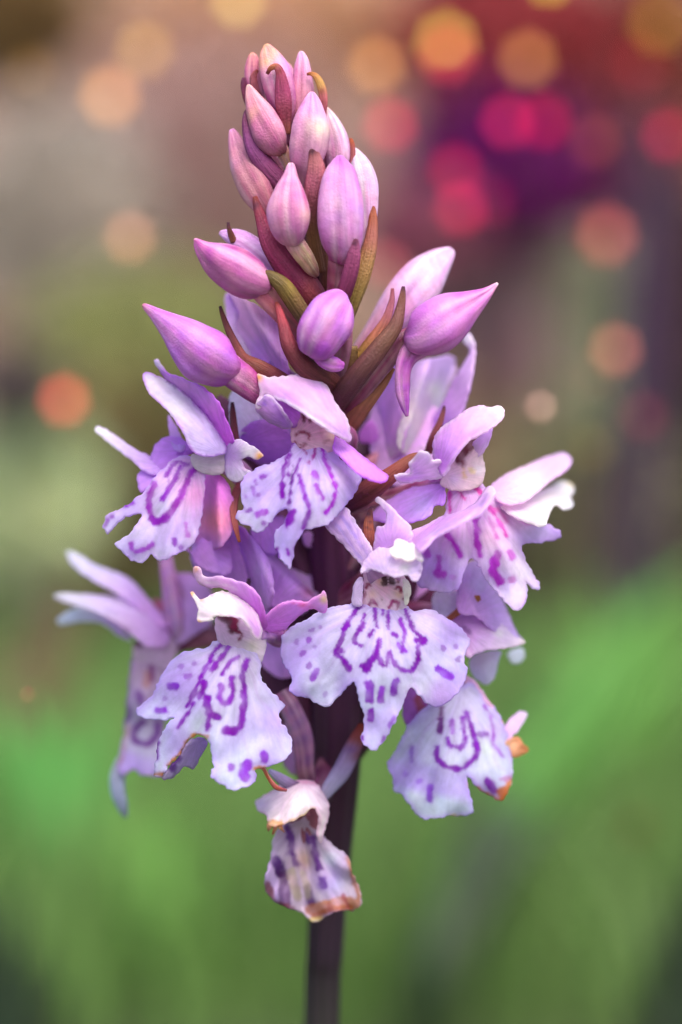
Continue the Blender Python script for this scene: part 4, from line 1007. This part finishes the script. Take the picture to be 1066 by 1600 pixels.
patch('hood', f, 12, [(82, 1008), (100, 1003), (125, 1035), (170, 1056), (205, 1030), (260, 1005), (330, 1000), (410, 1032), (475, 1082), (535, 1150), (572, 1250), (565, 1312), (520, 1322), (490, 1262), (438, 1190), (350, 1168), (270, 1166), (225, 1172), (238, 1190), (145, 1208), (128, 1180), (135, 1110), (108, 1060)],
      [(330, 1002, 8), (350, 1166, -32), (95, 1010, 2), (150, 1190, -8), (550, 1290, 0), (475, 1082, 2), (430, 1180, -28)], (206, 160, 236), (240, 236, 248), edge=(246, 244, 250), edge_w=6, bulge=16, fan=(570, 1310), step=3, ruf=4,
      tints=[(90, 1012, 22, (220, 150, 60), .9), (160, 1058, 18, (216, 170, 120), .7), (140, 1204, 16, (220, 170, 90), .9), (280, 1100, 80, (250, 248, 248), .8), (230, 1024, 22, (200, 150, 230), .7)])
patch('sepal', f, 12, [(585, 1190), (640, 1125), (720, 1076), (800, 1058), (880, 1070), (930, 1045), (975, 1020), (1000, 990), (1024, 1030), (1028, 1105), (1000, 1142), (930, 1112), (870, 1132), (790, 1202), (720, 1262), (640, 1280), (580, 1250)],
      [(600, 1220, 22), (780, 1130, 2), (1010, 1070, -6)], (200, 130, 226), (206, 160, 236), bulge=14, fan=(590, 1230), ruf=4, edge=(220, 150, 220), edge_w=4,
      tints=[(1005, 1045, 30, (238, 226, 176), .95), (860, 1085, 30, (226, 120, 180), .6), (980, 1110, 20, (190, 150, 240), .6)], strokes=[([(790, 1070), (870, 1090), (930, 1100)], 8, (226, 110, 150), .5)])
patch('lip', f, 7, [(660, 400), (720, 400), (790, 430), (832, 470), (838, 545), (880, 598), (926, 650), (905, 690), (940, 748), (960, 802), (942, 852), (880, 882), (815, 900), (818, 945), (740, 977), (690, 962), (643, 925), (652, 880), (645, 822), (630, 776), (590, 765), (552, 790), (522, 842), (480, 882), (455, 922), (425, 918), (434, 860), (440, 790), (478, 722), (505, 698), (470, 704), (400, 703), (358, 688), (365, 655), (420, 610), (450, 540), (500, 470), (560, 438), (625, 430)],
      [(740, 410, 12), (740, 460, 2), (680, 600, -20), (380, 680, 60), (480, 520, 34), (440, 900, 14), (720, 960, -24), (940, 800, 22), (590, 770, -22), (860, 620, 18), (580, 640, -10)], (206, 196, 220), (222, 224, 246), edge=(212, 200, 246), edge_w=9, bulge=6, fan=(740, 400), step=2.6, rip=5,
      strokes=[([(640, 478), (660, 440), (702, 405), (718, 415), (690, 460), (655, 510)], 14), ([(648, 515), (665, 490)], 20), ([(640, 480), (606, 545), (556, 655)], 14), ([(622, 560), (602, 622)], 18), ([(582, 640), (520, 735)], 11), ([(752, 460), (712, 490), (690, 530)], 11), ([(722, 545), (726, 610), (702, 640), (680, 622), (684, 572)], 18),
               ([(782, 478), (766, 520), (770, 578)], 18), ([(770, 600), (765, 690), (750, 738), (705, 750)], 22), ([(700, 748), (735, 745)], 30), ([(628, 625), (640, 680), (668, 698)], 26), ([(642, 690), (630, 742)], 18), ([(612, 530), (618, 600), (640, 630)], 10),
               ([(790, 872), (768, 905), (775, 930)], 34, (150, 40, 200)), ([(720, 890)], 26, (160, 70, 210), .8), ([(848, 836), (848, 860)], 28, (140, 40, 190)), ([(490, 577), (510, 576)], 26, (130, 30, 180)), ([(440, 670), (468, 666)], 20, (150, 40, 200)), ([(552, 540), (566, 534)], 16, None, .7), ([(530, 500)], 18, None, .5), ([(582, 488)], 16, None, .5), ([(470, 618)], 16, None, .4),
               ([(442, 795), (434, 855)], 14, None, .8), ([(630, 772), (590, 764), (552, 788), (522, 840), (480, 882)], 9, (190, 120, 50), .95), ([(425, 918), (458, 920)], 12, (180, 110, 40), .95), ([(815, 895), (850, 890)], 12, (226, 150, 90), .9)],
      tints=[(520, 560, 110, (190, 150, 232), .6), (560, 720, 60, (214, 226, 226), .7), (880, 720, 70, (196, 166, 240), .6), (760, 840, 70, (222, 226, 248), .6)])
patch('lobe', f, 7, [(555, 795), (600, 775), (632, 790), (605, 840), (575, 895), (540, 885), (500, 925), (455, 935), (490, 885), (525, 845)], [(590, 790, -6), (520, 880, 14), (470, 930, 20)], (170, 150, 200), (186, 170, 210), bulge=4, strokes=[([(515, 855), (492, 890)], 22, (110, 30, 150), .85)])
loft('filament', f, 10, [(60, 315, 0, 5), (100, 322, 0, 9), (125, 365, 10, 9), (165, 415, 22, 12), (215, 432, 40, 7)], [(226, 150, 90), (206, 110, 60), (190, 90, 60), (180, 60, 50)])

# ---- centre flower (E)
f = patch('flower', orchid, 8, [(448, 385), (520, 385), (600, 395), (632, 430), (636, 490), (636, 545), (640, 580), (610, 620), (540, 640), (460, 620), (425, 580), (432, 540), (440, 480)],
      [(440, 420, 12), (540, 420, 2), (645, 420, 12), (440, 560, 10), (540, 580, -2), (640, 560, 10)], (222, 190, 214), (224, 204, 224), bulge=5, step=2.4, spot=(150, 20, 76), soft=2.2,
      strokes=[([(528, 400), (536, 446)], 24, (60, 4, 18)), ([(574, 405), (568, 446)], 24, (60, 4, 18)), ([(455, 470), (462, 452), (474, 455)], 13), ([(585, 474), (602, 466), (612, 485)], 12), ([(478, 410), (486, 425)], 10), ([(595, 420), (598, 436)], 10), ([(440, 520), (450, 490)], 6, None, .6), ([(465, 548), (478, 525), (498, 548)], 11, (150, 20, 110)), ([(556, 560), (575, 532), (598, 545), (590, 570)], 11, (160, 20, 110)), ([(525, 525)], 8), ([(625, 520), (632, 545)], 7)],
      tints=[(540, 470, 40, (226, 166, 196), .6), (600, 500, 24, (226, 200, 150), .6), (480, 500, 24, (222, 190, 150), .5), (520, 440, 22, (222, 180, 120), .6)])
f['label'] = 'open flower facing forward with broad spotted three lobed lip'
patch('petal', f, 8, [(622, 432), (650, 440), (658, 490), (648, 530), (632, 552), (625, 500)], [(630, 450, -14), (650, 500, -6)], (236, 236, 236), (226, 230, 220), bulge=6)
patch('petal', f, 8, [(400, 450), (432, 420), (436, 500), (425, 555), (385, 545)], [(400, 500, 8), (430, 500, 0)], (206, 190, 226), bulge=8)
loft('ovary', f, 8, [(540, 420, 0, 80), (530, 380, 40, 80), (500, 420, 100, 70), (420, 480, 160, 60), (320, 540, 200, 50)], [(190, 140, 200), (150, 70, 120), (110, 40, 70), PLUM])
patch('petal', f, 8, [(493, 62), (520, 52), (556, 84), (612, 140), (656, 184), (660, 255), (610, 262), (560, 282), (490, 305), (494, 240), (500, 192), (536, 180), (545, 160), (540, 118)],
      [(505, 62, -4), (590, 180, -22), (560, 280, -14)], (196, 146, 230), (216, 196, 246), bulge=12, fan=(560, 300), step=3, edge=(226, 206, 248), edge_w=5, tints=[(510, 66, 26, (240, 240, 250), .8)])
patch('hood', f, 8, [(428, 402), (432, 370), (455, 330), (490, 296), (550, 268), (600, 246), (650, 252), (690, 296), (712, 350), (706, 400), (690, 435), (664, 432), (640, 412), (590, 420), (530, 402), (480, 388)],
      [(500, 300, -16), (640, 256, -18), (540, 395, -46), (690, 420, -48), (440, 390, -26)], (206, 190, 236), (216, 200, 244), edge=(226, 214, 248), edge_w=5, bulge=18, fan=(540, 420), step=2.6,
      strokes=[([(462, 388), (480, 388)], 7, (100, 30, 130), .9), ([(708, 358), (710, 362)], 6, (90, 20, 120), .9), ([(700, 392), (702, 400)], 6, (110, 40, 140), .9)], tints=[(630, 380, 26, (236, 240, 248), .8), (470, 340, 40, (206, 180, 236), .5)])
patch('petal', f, 16, [(470, 645), (500, 610), (520, 560), (560, 545), (640, 560), (690, 610), (740, 690), (750, 735), (700, 715), (660, 725), (620, 730), (580, 705), (530, 708), (490, 680)],
      [(600, 550, -40), (600, 712, -68), (735, 715, -64), (490, 655, -58)], (236, 230, 244), (242, 240, 248), bulge=4, step=2.6, ruf=2)  # pale crumpled piece of the hood top, sunlit brightness in its colour
patch('sepal', f, 8, [(655, 215), (720, 182), (800, 142), (880, 122), (950, 82), (1000, 20), (1028, 2), (1052, 20), (1034, 60), (984, 132), (900, 172), (800, 222), (745, 262), (705, 305), (668, 270)],
      [(690, 260, -20), (850, 160, -34), (1040, 20, -26)], (206, 166, 240), (206, 170, 242), bulge=10, fan=(680, 270), step=3, edge=(216, 190, 248), edge_w=5, strokes=[([(720, 250), (820, 190), (930, 140), (985, 80)], 7, (230, 200, 250), .6), ([(985, 90), (1010, 40)], 10, (150, 100, 180), .5)], tints=[(1035, 20, 26, (240, 244, 250), .8)])
patch('sepal', f, 5, [(525, 925), (600, 862), (640, 826), (690, 900), (745, 985), (795, 1075), (780, 1120), (742, 1155), (680, 1095), (600, 1005)],
      [(560, 910, 12), (680, 990, 0), (770, 1110, -6)], (206, 180, 240), (206, 176, 240), bulge=4, fan=(760, 1130), step=3, rip=0, edge=(226, 210, 250), edge_w=5, strokes=[([(620, 880), (700, 1000), (770, 1100)], 12, (176, 136, 226), .6), ([(590, 920), (670, 1030), (730, 1110)], 9, (176, 140, 226), .5)])
patch('lip', f, 8, [(425, 545), (380, 542), (280, 558), (180, 612), (70, 688), (62, 800), (108, 882), (98, 952), (160, 972), (205, 992), (270, 1022), (322, 970), (396, 904), (420, 990), (440, 1052), (440, 1110), (428, 1170), (458, 1212), (502, 1212), (550, 1150), (602, 1050), (632, 980), (656, 928), (692, 962), (740, 1010), (790, 1018), (860, 972), (905, 900), (918, 850), (900, 790), (930, 720), (882, 650), (805, 602), (745, 570), (665, 580), (630, 548), (540, 570)],
      [(530, 560, -8), (530, 640, -22), (530, 760, -36), (70, 760, 34), (110, 940, 14), (270, 1015, -8), (900, 720, 44), (890, 900, 20), (770, 1015, -4), (480, 1205, -20), (396, 905, -30), (656, 930, -30), (300, 720, -12), (740, 720, -12)],
      (216, 204, 234), (222, 222, 246), edge=(214, 196, 246), edge_w=10, bulge=5, fan=(535, 520), step=2.4, rip=5, soft=2.4,
      strokes=[([(432, 555), (398, 590), (352, 655), (338, 715), (308, 765), (345, 800), (372, 842)], 17), ([(310, 765), (335, 760)], 26), ([(350, 810), (372, 845)], 26), ([(345, 660), (370, 640)], 22), ([(428, 828), (460, 848), (488, 790), (510, 712)], 18), ([(450, 850), (480, 800)], 26), ([(508, 715), (505, 780), (540, 832), (558, 770), (576, 812), (620, 850), (668, 848), (690, 800), (686, 745), (712, 715), (672, 670), (642, 605), (622, 558)], 17), ([(690, 715), (714, 716)], 30), ([(672, 840), (690, 800)], 22),
               ([(446, 598), (436, 650), (406, 690), (400, 720), (432, 738)], 15), ([(440, 635), (420, 665)], 20), ([(490, 560), (498, 610), (500, 650)], 14), ([(482, 668), (470, 690)], 20), ([(556, 580), (552, 660)], 14), ([(606, 618), (626, 680), (616, 765)], 16, (150, 30, 190)), ([(578, 685), (590, 690)], 18), ([(600, 735), (628, 760)], 18, (160, 50, 210)), ([(527, 570), (525, 595)], 7),
               ([(466, 915), (470, 985)], 36, (140, 40, 185)), ([(526, 935), (520, 992)], 28, (150, 50, 195)), ([(588, 905), (580, 952)], 32, (140, 40, 185)), ([(470, 1042), (470, 1076)], 28), ([(580, 1070), (560, 1108)], 14, (150, 70, 200), .7), ([(434, 1160), (440, 1172)], 8), ([(530, 1160), (520, 1180)], 10, None, .7),
               ([(195, 668), (206, 664)], 16, None, .6), ([(186, 712)], 24, None, .7), ([(155, 778), (170, 770)], 18, None, .7), ([(222, 855), (204, 885)], 28, (150, 50, 195), .9), ([(190, 830)], 22, None, .6), ([(130, 722)], 18, None, .4), ([(240, 652)], 16, None, .5), ([(265, 960)], 22, None, .35), ([(215, 740)], 14, None, .4),
               ([(788, 848), (836, 880)], 32, (150, 50, 205), .95), ([(806, 750)], 24, None, .5), ([(866, 745)], 20, None, .45), ([(868, 800)], 26, None, .55)],
      tints=[(720, 610, 60, (244, 232, 244), .7), (480, 1000, 110, (218, 230, 240), .6), (150, 760, 110, (200, 176, 234), .5), (800, 960, 60, (232, 206, 234), .6), (840, 680, 70, (206, 176, 240), .6)])
blade('bract', f, 8, [(474, 98, 12, 5), (468, 125, 10, 22), (462, 180, 8, 46), (468, 260, 12, 60), (480, 340, 30, 60)], [DARK, (120, 50, 40), (176, 96, 66), (170, 90, 76), (140, 60, 70)], tints=[(460, 130, 14, DARK, .9), (468, 165, 8, DARK, .8), (456, 190, 6, DARK, .8), (470, 200, 5, DARK, .8)])

# ---- right flower behind the centre one (I)
DEP[0] = 60
f = loft('flower', orchid, 14, [(330, 620, 80, 90), (220, 640, 100, 90), (60, 620, 150, 80), (-200, 600, 165, 70), (-560, 600, 160, 60)], [(206, 150, 226), (186, 100, 150), (150, 60, 100), PLUM])
patch('petal', f, 14, [(400, 430), (450, 250), (560, 190), (640, 320), (700, 400), (770, 520), (830, 660), (900, 810), (940, 860), (800, 860), (700, 780), (560, 660), (430, 640), (390, 560)],
      [(540, 240, 100), (600, 520, 70), (900, 820, 130)], (200, 156, 236), (196, 176, 240), bulge=20, fan=(440, 660), tints=[(480, 330, 60, (170, 130, 190), .6), (560, 400, 60, (196, 190, 244), .6)])
patch('petal', f, 14, [(190, 500), (230, 440), (330, 450), (420, 440), (420, 520), (380, 620), (310, 700), (230, 690), (190, 610)], [(230, 480, 80), (330, 600, 70)], (216, 216, 244), (206, 200, 244), bulge=14)
patch('hood', f, 14, [(330, 680), (440, 610), (560, 610), (680, 680), (780, 730), (850, 810), (945, 850), (958, 885), (880, 905), (760, 925), (640, 940), (540, 970), (480, 1000), (430, 900), (400, 790), (300, 720)],
      [(560, 612, 82), (790, 740, 84), (760, 922, 42), (540, 968, 42), (940, 870, 82), (340, 700, 72)], (206, 160, 232), (226, 216, 240), bulge=26, fan=(400, 720), tints=[(740, 800, 46, (248, 250, 250), .9), (600, 900, 60, (190, 170, 210), .7), (640, 760, 60, (226, 196, 240), .6), (945, 870, 30, (236, 232, 210), .8)], strokes=[([(450, 750), (500, 790)], 30, (140, 80, 150), .7)])  # near-white tint paints the highlight on this hood
patch('petal', f, 14, [(500, 1020), (560, 970), (660, 945), (760, 950), (735, 1050), (705, 1170), (640, 1228), (570, 1190), (515, 1130)], [(600, 960, 130), (640, 1200, 130)], (214, 206, 242), (206, 206, 246), bulge=20)
patch('petal', f, 14, [(815, 960), (880, 925), (950, 930), (955, 1005), (890, 1055), (835, 1020)], [(880, 940, 190), (880, 1040, 190)], (206, 220, 236), bulge=12)
blade('bract', f, 14, [(590, 500, 34, 26), (550, 515, 34, 56), (470, 565, 36, 62), (390, 630, 42, 48), (310, 690, 54, 34), (240, 740, 70, 24)], [(190, 120, 60), (196, 124, 70), (190, 116, 70), (176, 96, 70), (160, 70, 70)])
patch('petal', f, 9, [(250, 660), (290, 615), (380, 690), (380, 770), (300, 830), (250, 800)], [(290, 650, 90), (300, 810, 90)], (150, 90, 180), bulge=14, strokes=[([(335, 690), (350, 740)], 40, (176, 80, 70), .85)])

# ---- lower right flower (F)
DEP[0] = 40
f = patch('flower', orchid, 9, [(480, 640), (560, 600), (640, 600), (700, 650), (680, 720), (600, 740), (500, 720)], [(520, 660, 112), (660, 660, 112)], (206, 190, 230), bulge=12)
f['label'] = 'open flower with broad pale lip hanging below the centre flower'
loft('ovary', f, 9, [(580, 650, 100, 60), (500, 620, 130, 70), (300, 640, 180, 60), (0, 700, 230, 50)], [(190, 140, 210), (150, 80, 130), (110, 40, 80), PLUM])
patch('lip', f, 9, [(420, 700), (480, 650), (560, 620), (620, 590), (690, 665), (762, 742), (800, 820), (835, 900), (842, 960), (856, 1040), (850, 1130), (802, 1245), (742, 1222), (680, 1192), (625, 1135), (602, 1105), (612, 1180), (634, 1290), (602, 1328), (520, 1328), (440, 1344), (350, 1344), (300, 1290), (240, 1212), (202, 1192), (190, 1120), (162, 1050), (200, 980), (262, 860), (340, 760)],
      [(560, 640, 80), (540, 900, 44), (180, 1060, 84), (440, 1340, 52), (850, 1040, 100), (800, 1230, 84), (610, 1120, 44), (760, 800, 90)], (216, 210, 236), (222, 226, 246), edge=(206, 190, 246), edge_w=10, bulge=10, fan=(580, 620), step=2.8, rip=7, soft=3.4, spot=(138, 12, 178),
      strokes=[([(436, 950), (440, 1010), (480, 1050), (550, 1072), (620, 1035), (655, 980), (642, 900), (600, 760)], 24), ([(500, 905), (510, 940), (560, 952), (592, 920), (575, 790)], 20), ([(520, 810), (524, 870)], 24, (160, 70, 196), .8), ([(458, 735), (455, 770)], 22, (120, 20, 120), .8), ([(455, 800), (455, 860)], 32, (120, 14, 140)), ([(700, 720), (740, 820), (752, 930), (800, 1005)], 12, (170, 70, 200), .8), ([(655, 880), (710, 880)], 24, None, .8), ([(640, 930), (660, 960)], 26),
               ([(300, 950), (300, 1030)], 18, (150, 80, 200), .7), ([(265, 1100)], 26, (170, 110, 220), .6), ([(340, 1140)], 28, (160, 90, 210), .6), ([(400, 1170), (395, 1242)], 30, (150, 70, 206), .9), ([(716, 1140), (752, 1185)], 38, (150, 50, 190)), ([(790, 1130), (840, 1120)], 20, (180, 70, 150), .6), ([(660, 1180), (740, 1222), (800, 1242), (848, 1130)], 18, (206, 120, 50), .9), ([(795, 1190), (805, 1225)], 44, (206, 110, 50), .9), ([(600, 1110), (612, 1170)], 6, (216, 180, 120), .6), ([(510, 1328), (570, 1328)], 8, (220, 200, 140), .8)],
      tints=[(700, 960, 60, (232, 240, 236), .7), (300, 1000, 90, (206, 190, 236), .6), (480, 1200, 110, (216, 226, 240), .6), (760, 860, 50, (226, 206, 240), .6)])
patch('sepal', f, 9, [(795, 880), (830, 810), (870, 770), (912, 752), (935, 778), (900, 840), (860, 890), (820, 930)], [(810, 900, 110), (915, 770, 150)], (216, 180, 230), (216, 196, 240), bulge=14)
patch('lobe', f, 9, [(815, 930), (850, 900), (890, 895), (915, 930), (948, 965), (890, 1002), (845, 1000)], [(830, 950, 100), (940, 965, 124)], (206, 160, 126), (176, 112, 74), bulge=8, ruf=6, lam=25)
patch('sepal', f, 9, [(580, 560), (640, 570), (700, 660), (760, 740), (810, 830), (800, 870), (740, 800), (660, 700)], [(600, 590, 96), (790, 840, 112)], (216, 180, 236), (226, 200, 236), bulge=10, edge=(226, 170, 190), edge_w=6)

# ---- withered lowest flower (G)
DEP[0] = 50
f = patch('flower', orchid, 10, [(240, 560), (300, 520), (370, 530), (395, 620), (360, 720), (270, 740), (220, 660)], [(250, 600, 84), (350, 620, 80)], (96, 44, 60), (120, 70, 84), bulge=8)
f['label'] = 'withered lowest flower with curled brown rims'
loft('ovary', f, 10, [(300, 560, 90, 60), (350, 440, 110, 50), (390, 360, 150, 44), (430, 200, 210, 40)], [(150, 80, 120), (110, 50, 90), PLUM])
patch('lip', f, 10, [(190, 600), (260, 590), (330, 560), (385, 640), (440, 700), (520, 762), (548, 850), (582, 920), (588, 1000), (545, 1034), (480, 1032), (420, 1062), (352, 1092), (300, 1042), (240, 1026), (180, 1002), (120, 942), (108, 890), (130, 800), (150, 690)],
      [(280, 600, 78), (180, 820, 60), (300, 850, 84), (470, 820, 56), (540, 1000, 64), (350, 1080, 60), (230, 980, 70)], (196, 176, 200), (210, 196, 214), bulge=12, ruf=9, lam=42, fan=(290, 580), step=2.6, rip=10, nrip=13, spot=(100, 34, 130), soft=3.5,
      strokes=[([(225, 620), (240, 680), (236, 740)], 30), ([(165, 790), (190, 840)], 50, (80, 26, 110)), ([(255, 760), (270, 800)], 26, None, .7), ([(310, 660), (330, 690)], 26), ([(352, 670), (362, 760), (385, 820)], 24), ([(396, 880), (400, 910)], 32, (110, 50, 160)), ([(320, 920), (346, 990)], 34), ([(200, 860), (212, 1000)], 44, (90, 40, 100), .8), ([(240, 840), (270, 960)], 40, (176, 150, 130), .7), ([(118, 900), (160, 990), (240, 1025)], 30, (120, 50, 56), .8), ([(340, 1030), (420, 1010), (500, 990), (560, 1000)], 50, (196, 122, 80), .8), ([(360, 1060), (440, 1030), (540, 1015)], 26, (186, 100, 58), .8), ([(520, 770), (552, 860), (578, 960)], 20, (190, 120, 76), .8), ([(300, 850), (330, 960)], 30, (206, 180, 160), .6), ([(330, 1085), (400, 1065)], 14, (226, 190, 130), .8), ([(500, 960), (520, 1010)], 18, (160, 50, 80), .6), ([(430, 1000), (440, 1040)], 12, (176, 70, 50), .6)],
      tints=[(440, 780, 50, (232, 236, 240), .9), (460, 900, 50, (200, 206, 226), .7), (300, 780, 50, (206, 176, 150), .7)])
patch('hood', f, 10, [(62, 500), (80, 475), (130, 445), (165, 430), (200, 396), (280, 384), (360, 394), (402, 450), (426, 500), (424, 570), (402, 640), (392, 696), (368, 655), (378, 570), (352, 522), (295, 560), (220, 596), (180, 604), (130, 606), (120, 560), (80, 540)],
      [(280, 386, 52), (220, 594, 12), (140, 604, 14), (352, 522, 22), (70, 505, 80), (405, 480, 52), (392, 684, 58)], (232, 214, 236), (236, 230, 242), bulge=16, ruf=6, lam=34, fan=(300, 390), step=2.8, edge=(216, 180, 206), edge_w=5,
      strokes=[([(180, 405), (280, 390), (360, 398)], 14, (226, 150, 190), .8), ([(352, 522), (295, 560), (220, 596)], 8, (220, 180, 110), .8), ([(130, 600), (190, 600)], 22, (222, 160, 80), .9)], tints=[(290, 490, 60, (248, 248, 250), .8), (90, 510, 40, (196, 180, 220), .7)])
for i, (x0, a, w) in enumerate([(138, (126, 634), 15), (156, (148, 652), 13), (168, (206, 640), 9), (176, (184, 622), 12)]):
    loft('filament', f, 10, [(x0, 588, 24, w), ((x0 + a[0]) / 2 + (i % 2) * 9, 612 + 3 * i, 16, w * .9), (a[0], a[1], 24, 4)], [(226, 190, 130), (222, 156, 90), (200, 110, 64)], nseg=10)
blade('sepal', f, 10, [(395, 470, 70, 40), (430, 420, 72, 64), (490, 340, 76, 84), (545, 230, 84, 80), (580, 150, 90, 56), (590, 100, 96, 14)], [(196, 186, 216), (190, 180, 214), (184, 160, 206), (170, 90, 90), (150, 60, 44)], mat=M['petal'], tints=[(500, 240, 40, (140, 60, 60), .7), (560, 130, 50, (156, 60, 46), .7), (550, 230, 24, (130, 80, 170), .6)])
# ovary of a faded flower left of the stem
DEP[0] = 0
f = loft('ovary', orchid, 10, [(190, -60, 150, 44), (240, 30, 146, 52), (285, 130, 144, 54), (305, 240, 146, 50), (310, 330, 156, 46), (340, 420, 190, 40), (400, 520, 240, 30)], [(130, 80, 120), (150, 110, 160), (130, 84, 140), (110, 60, 100), (90, 40, 80)])
blade('bract', orchid, 10, [(130, 330, 80, 14), (170, 360, 84, 44), (230, 400, 92, 60), (320, 440, 120, 60), (430, 480, 200, 50)], [(190, 180, 220), (170, 150, 190), (120, 80, 110), (90, 50, 80)])

# ---- bracts and ovaries round the back of the spike, coloured dark for the shaded gaps
PB = [(120, 60, 92), (98, 40, 72), (76, 28, 56)]
for path in [
 [(380, 830, 235, 10), (420, 880, 230, 60), (460, 950, 225, 80), (510, 1030, 230, 60)],
 [(425, 760, 205, 10), (450, 830, 200, 60), (485, 910, 205, 80), (515, 990, 220, 60)],
 [(395, 990, 250, 10), (425, 1040, 245, 56), (465, 1110, 245, 76), (520, 1190, 250, 60)],
 [(420, 1090, 262, 10), (445, 1130, 256, 44), (480, 1190, 256, 60), (520, 1260, 262, 50)],
 [(650, 840, 215, 10), (630, 900, 210, 60), (590, 970, 215, 80), (535, 1050, 230, 60)],
 [(700, 900, 235, 10), (670, 950, 232, 50), (610, 1010, 235, 70), (540, 1080, 240, 60)],
 [(640, 1000, 265, 10), (620, 1060, 258, 50), (580, 1120, 255, 60), (535, 1190, 260, 50)],
 [(640, 690, 300, 10), (620, 750, 270, 60), (580, 830, 230, 80), (525, 920, 205, 60)],
 [(340, 620, 165, 10), (390, 680, 160, 60), (450, 760, 165, 80), (505, 830, 180, 60)],
 [(640, 560, 330, 10), (620, 620, 310, 50), (570, 700, 260, 60), (515, 770, 200, 50)],
]:
    blade('bract', orchid, 0, path, PB, cup=.3)
for path in [
 [(420, 820, 260, 16), (450, 900, 250, 30), (490, 980, 240, 26), (520, 1030, 235, 16)],
 [(640, 860, 260, 16), (600, 930, 250, 30), (560, 1000, 240, 26), (530, 1040, 235, 16)],
 [(590, 740, 230, 16), (570, 800, 220, 28), (540, 870, 205, 24), (520, 910, 200, 16)],
 [(430, 700, 215, 16), (455, 760, 205, 28), (490, 820, 195, 24), (512, 850, 190, 16)],
]:
    loft('ovary', orchid, 0, path, [(120, 60, 90), (104, 40, 70), (84, 30, 60)])

DEP[0] = 0
for out, ctrl, c0, c1 in [
 ([(415, 800), (470, 790), (505, 840), (500, 920), (470, 960), (430, 930), (405, 870)], [(440, 810, 250), (460, 940, 200)], (196, 150, 220), (200, 160, 226)),
 ([(395, 960), (440, 950), (470, 990), (475, 1040), (440, 1060), (405, 1030)], [(410, 980, 250), (450, 1040, 215)], (190, 140, 214), (196, 150, 220)),
 ([(430, 1090), (470, 1080), (492, 1130), (488, 1190), (455, 1210), (432, 1160)], [(450, 1100, 270), (465, 1190, 250)], (150, 104, 160), (164, 120, 176)),
 ([(580, 640), (640, 620), (690, 650), (700, 720), (650, 760), (590, 740)], [(620, 640, 240), (640, 740, 200)], (206, 160, 226), (210, 170, 230)),
 ([(640, 930), (690, 900), (730, 930), (735, 990), (690, 1010), (645, 990)], [(690, 910, 260), (690, 1000, 230)], (200, 150, 220), (206, 170, 230)),
 ([(420, 640), (470, 650), (480, 720), (450, 760), (410, 740), (395, 690)], [(430, 650, 200), (450, 750, 170)], (190, 140, 216), (196, 150, 224)),
]:
    patch('petal', orchid, 0, out, ctrl, c0, c1, bulge=18)
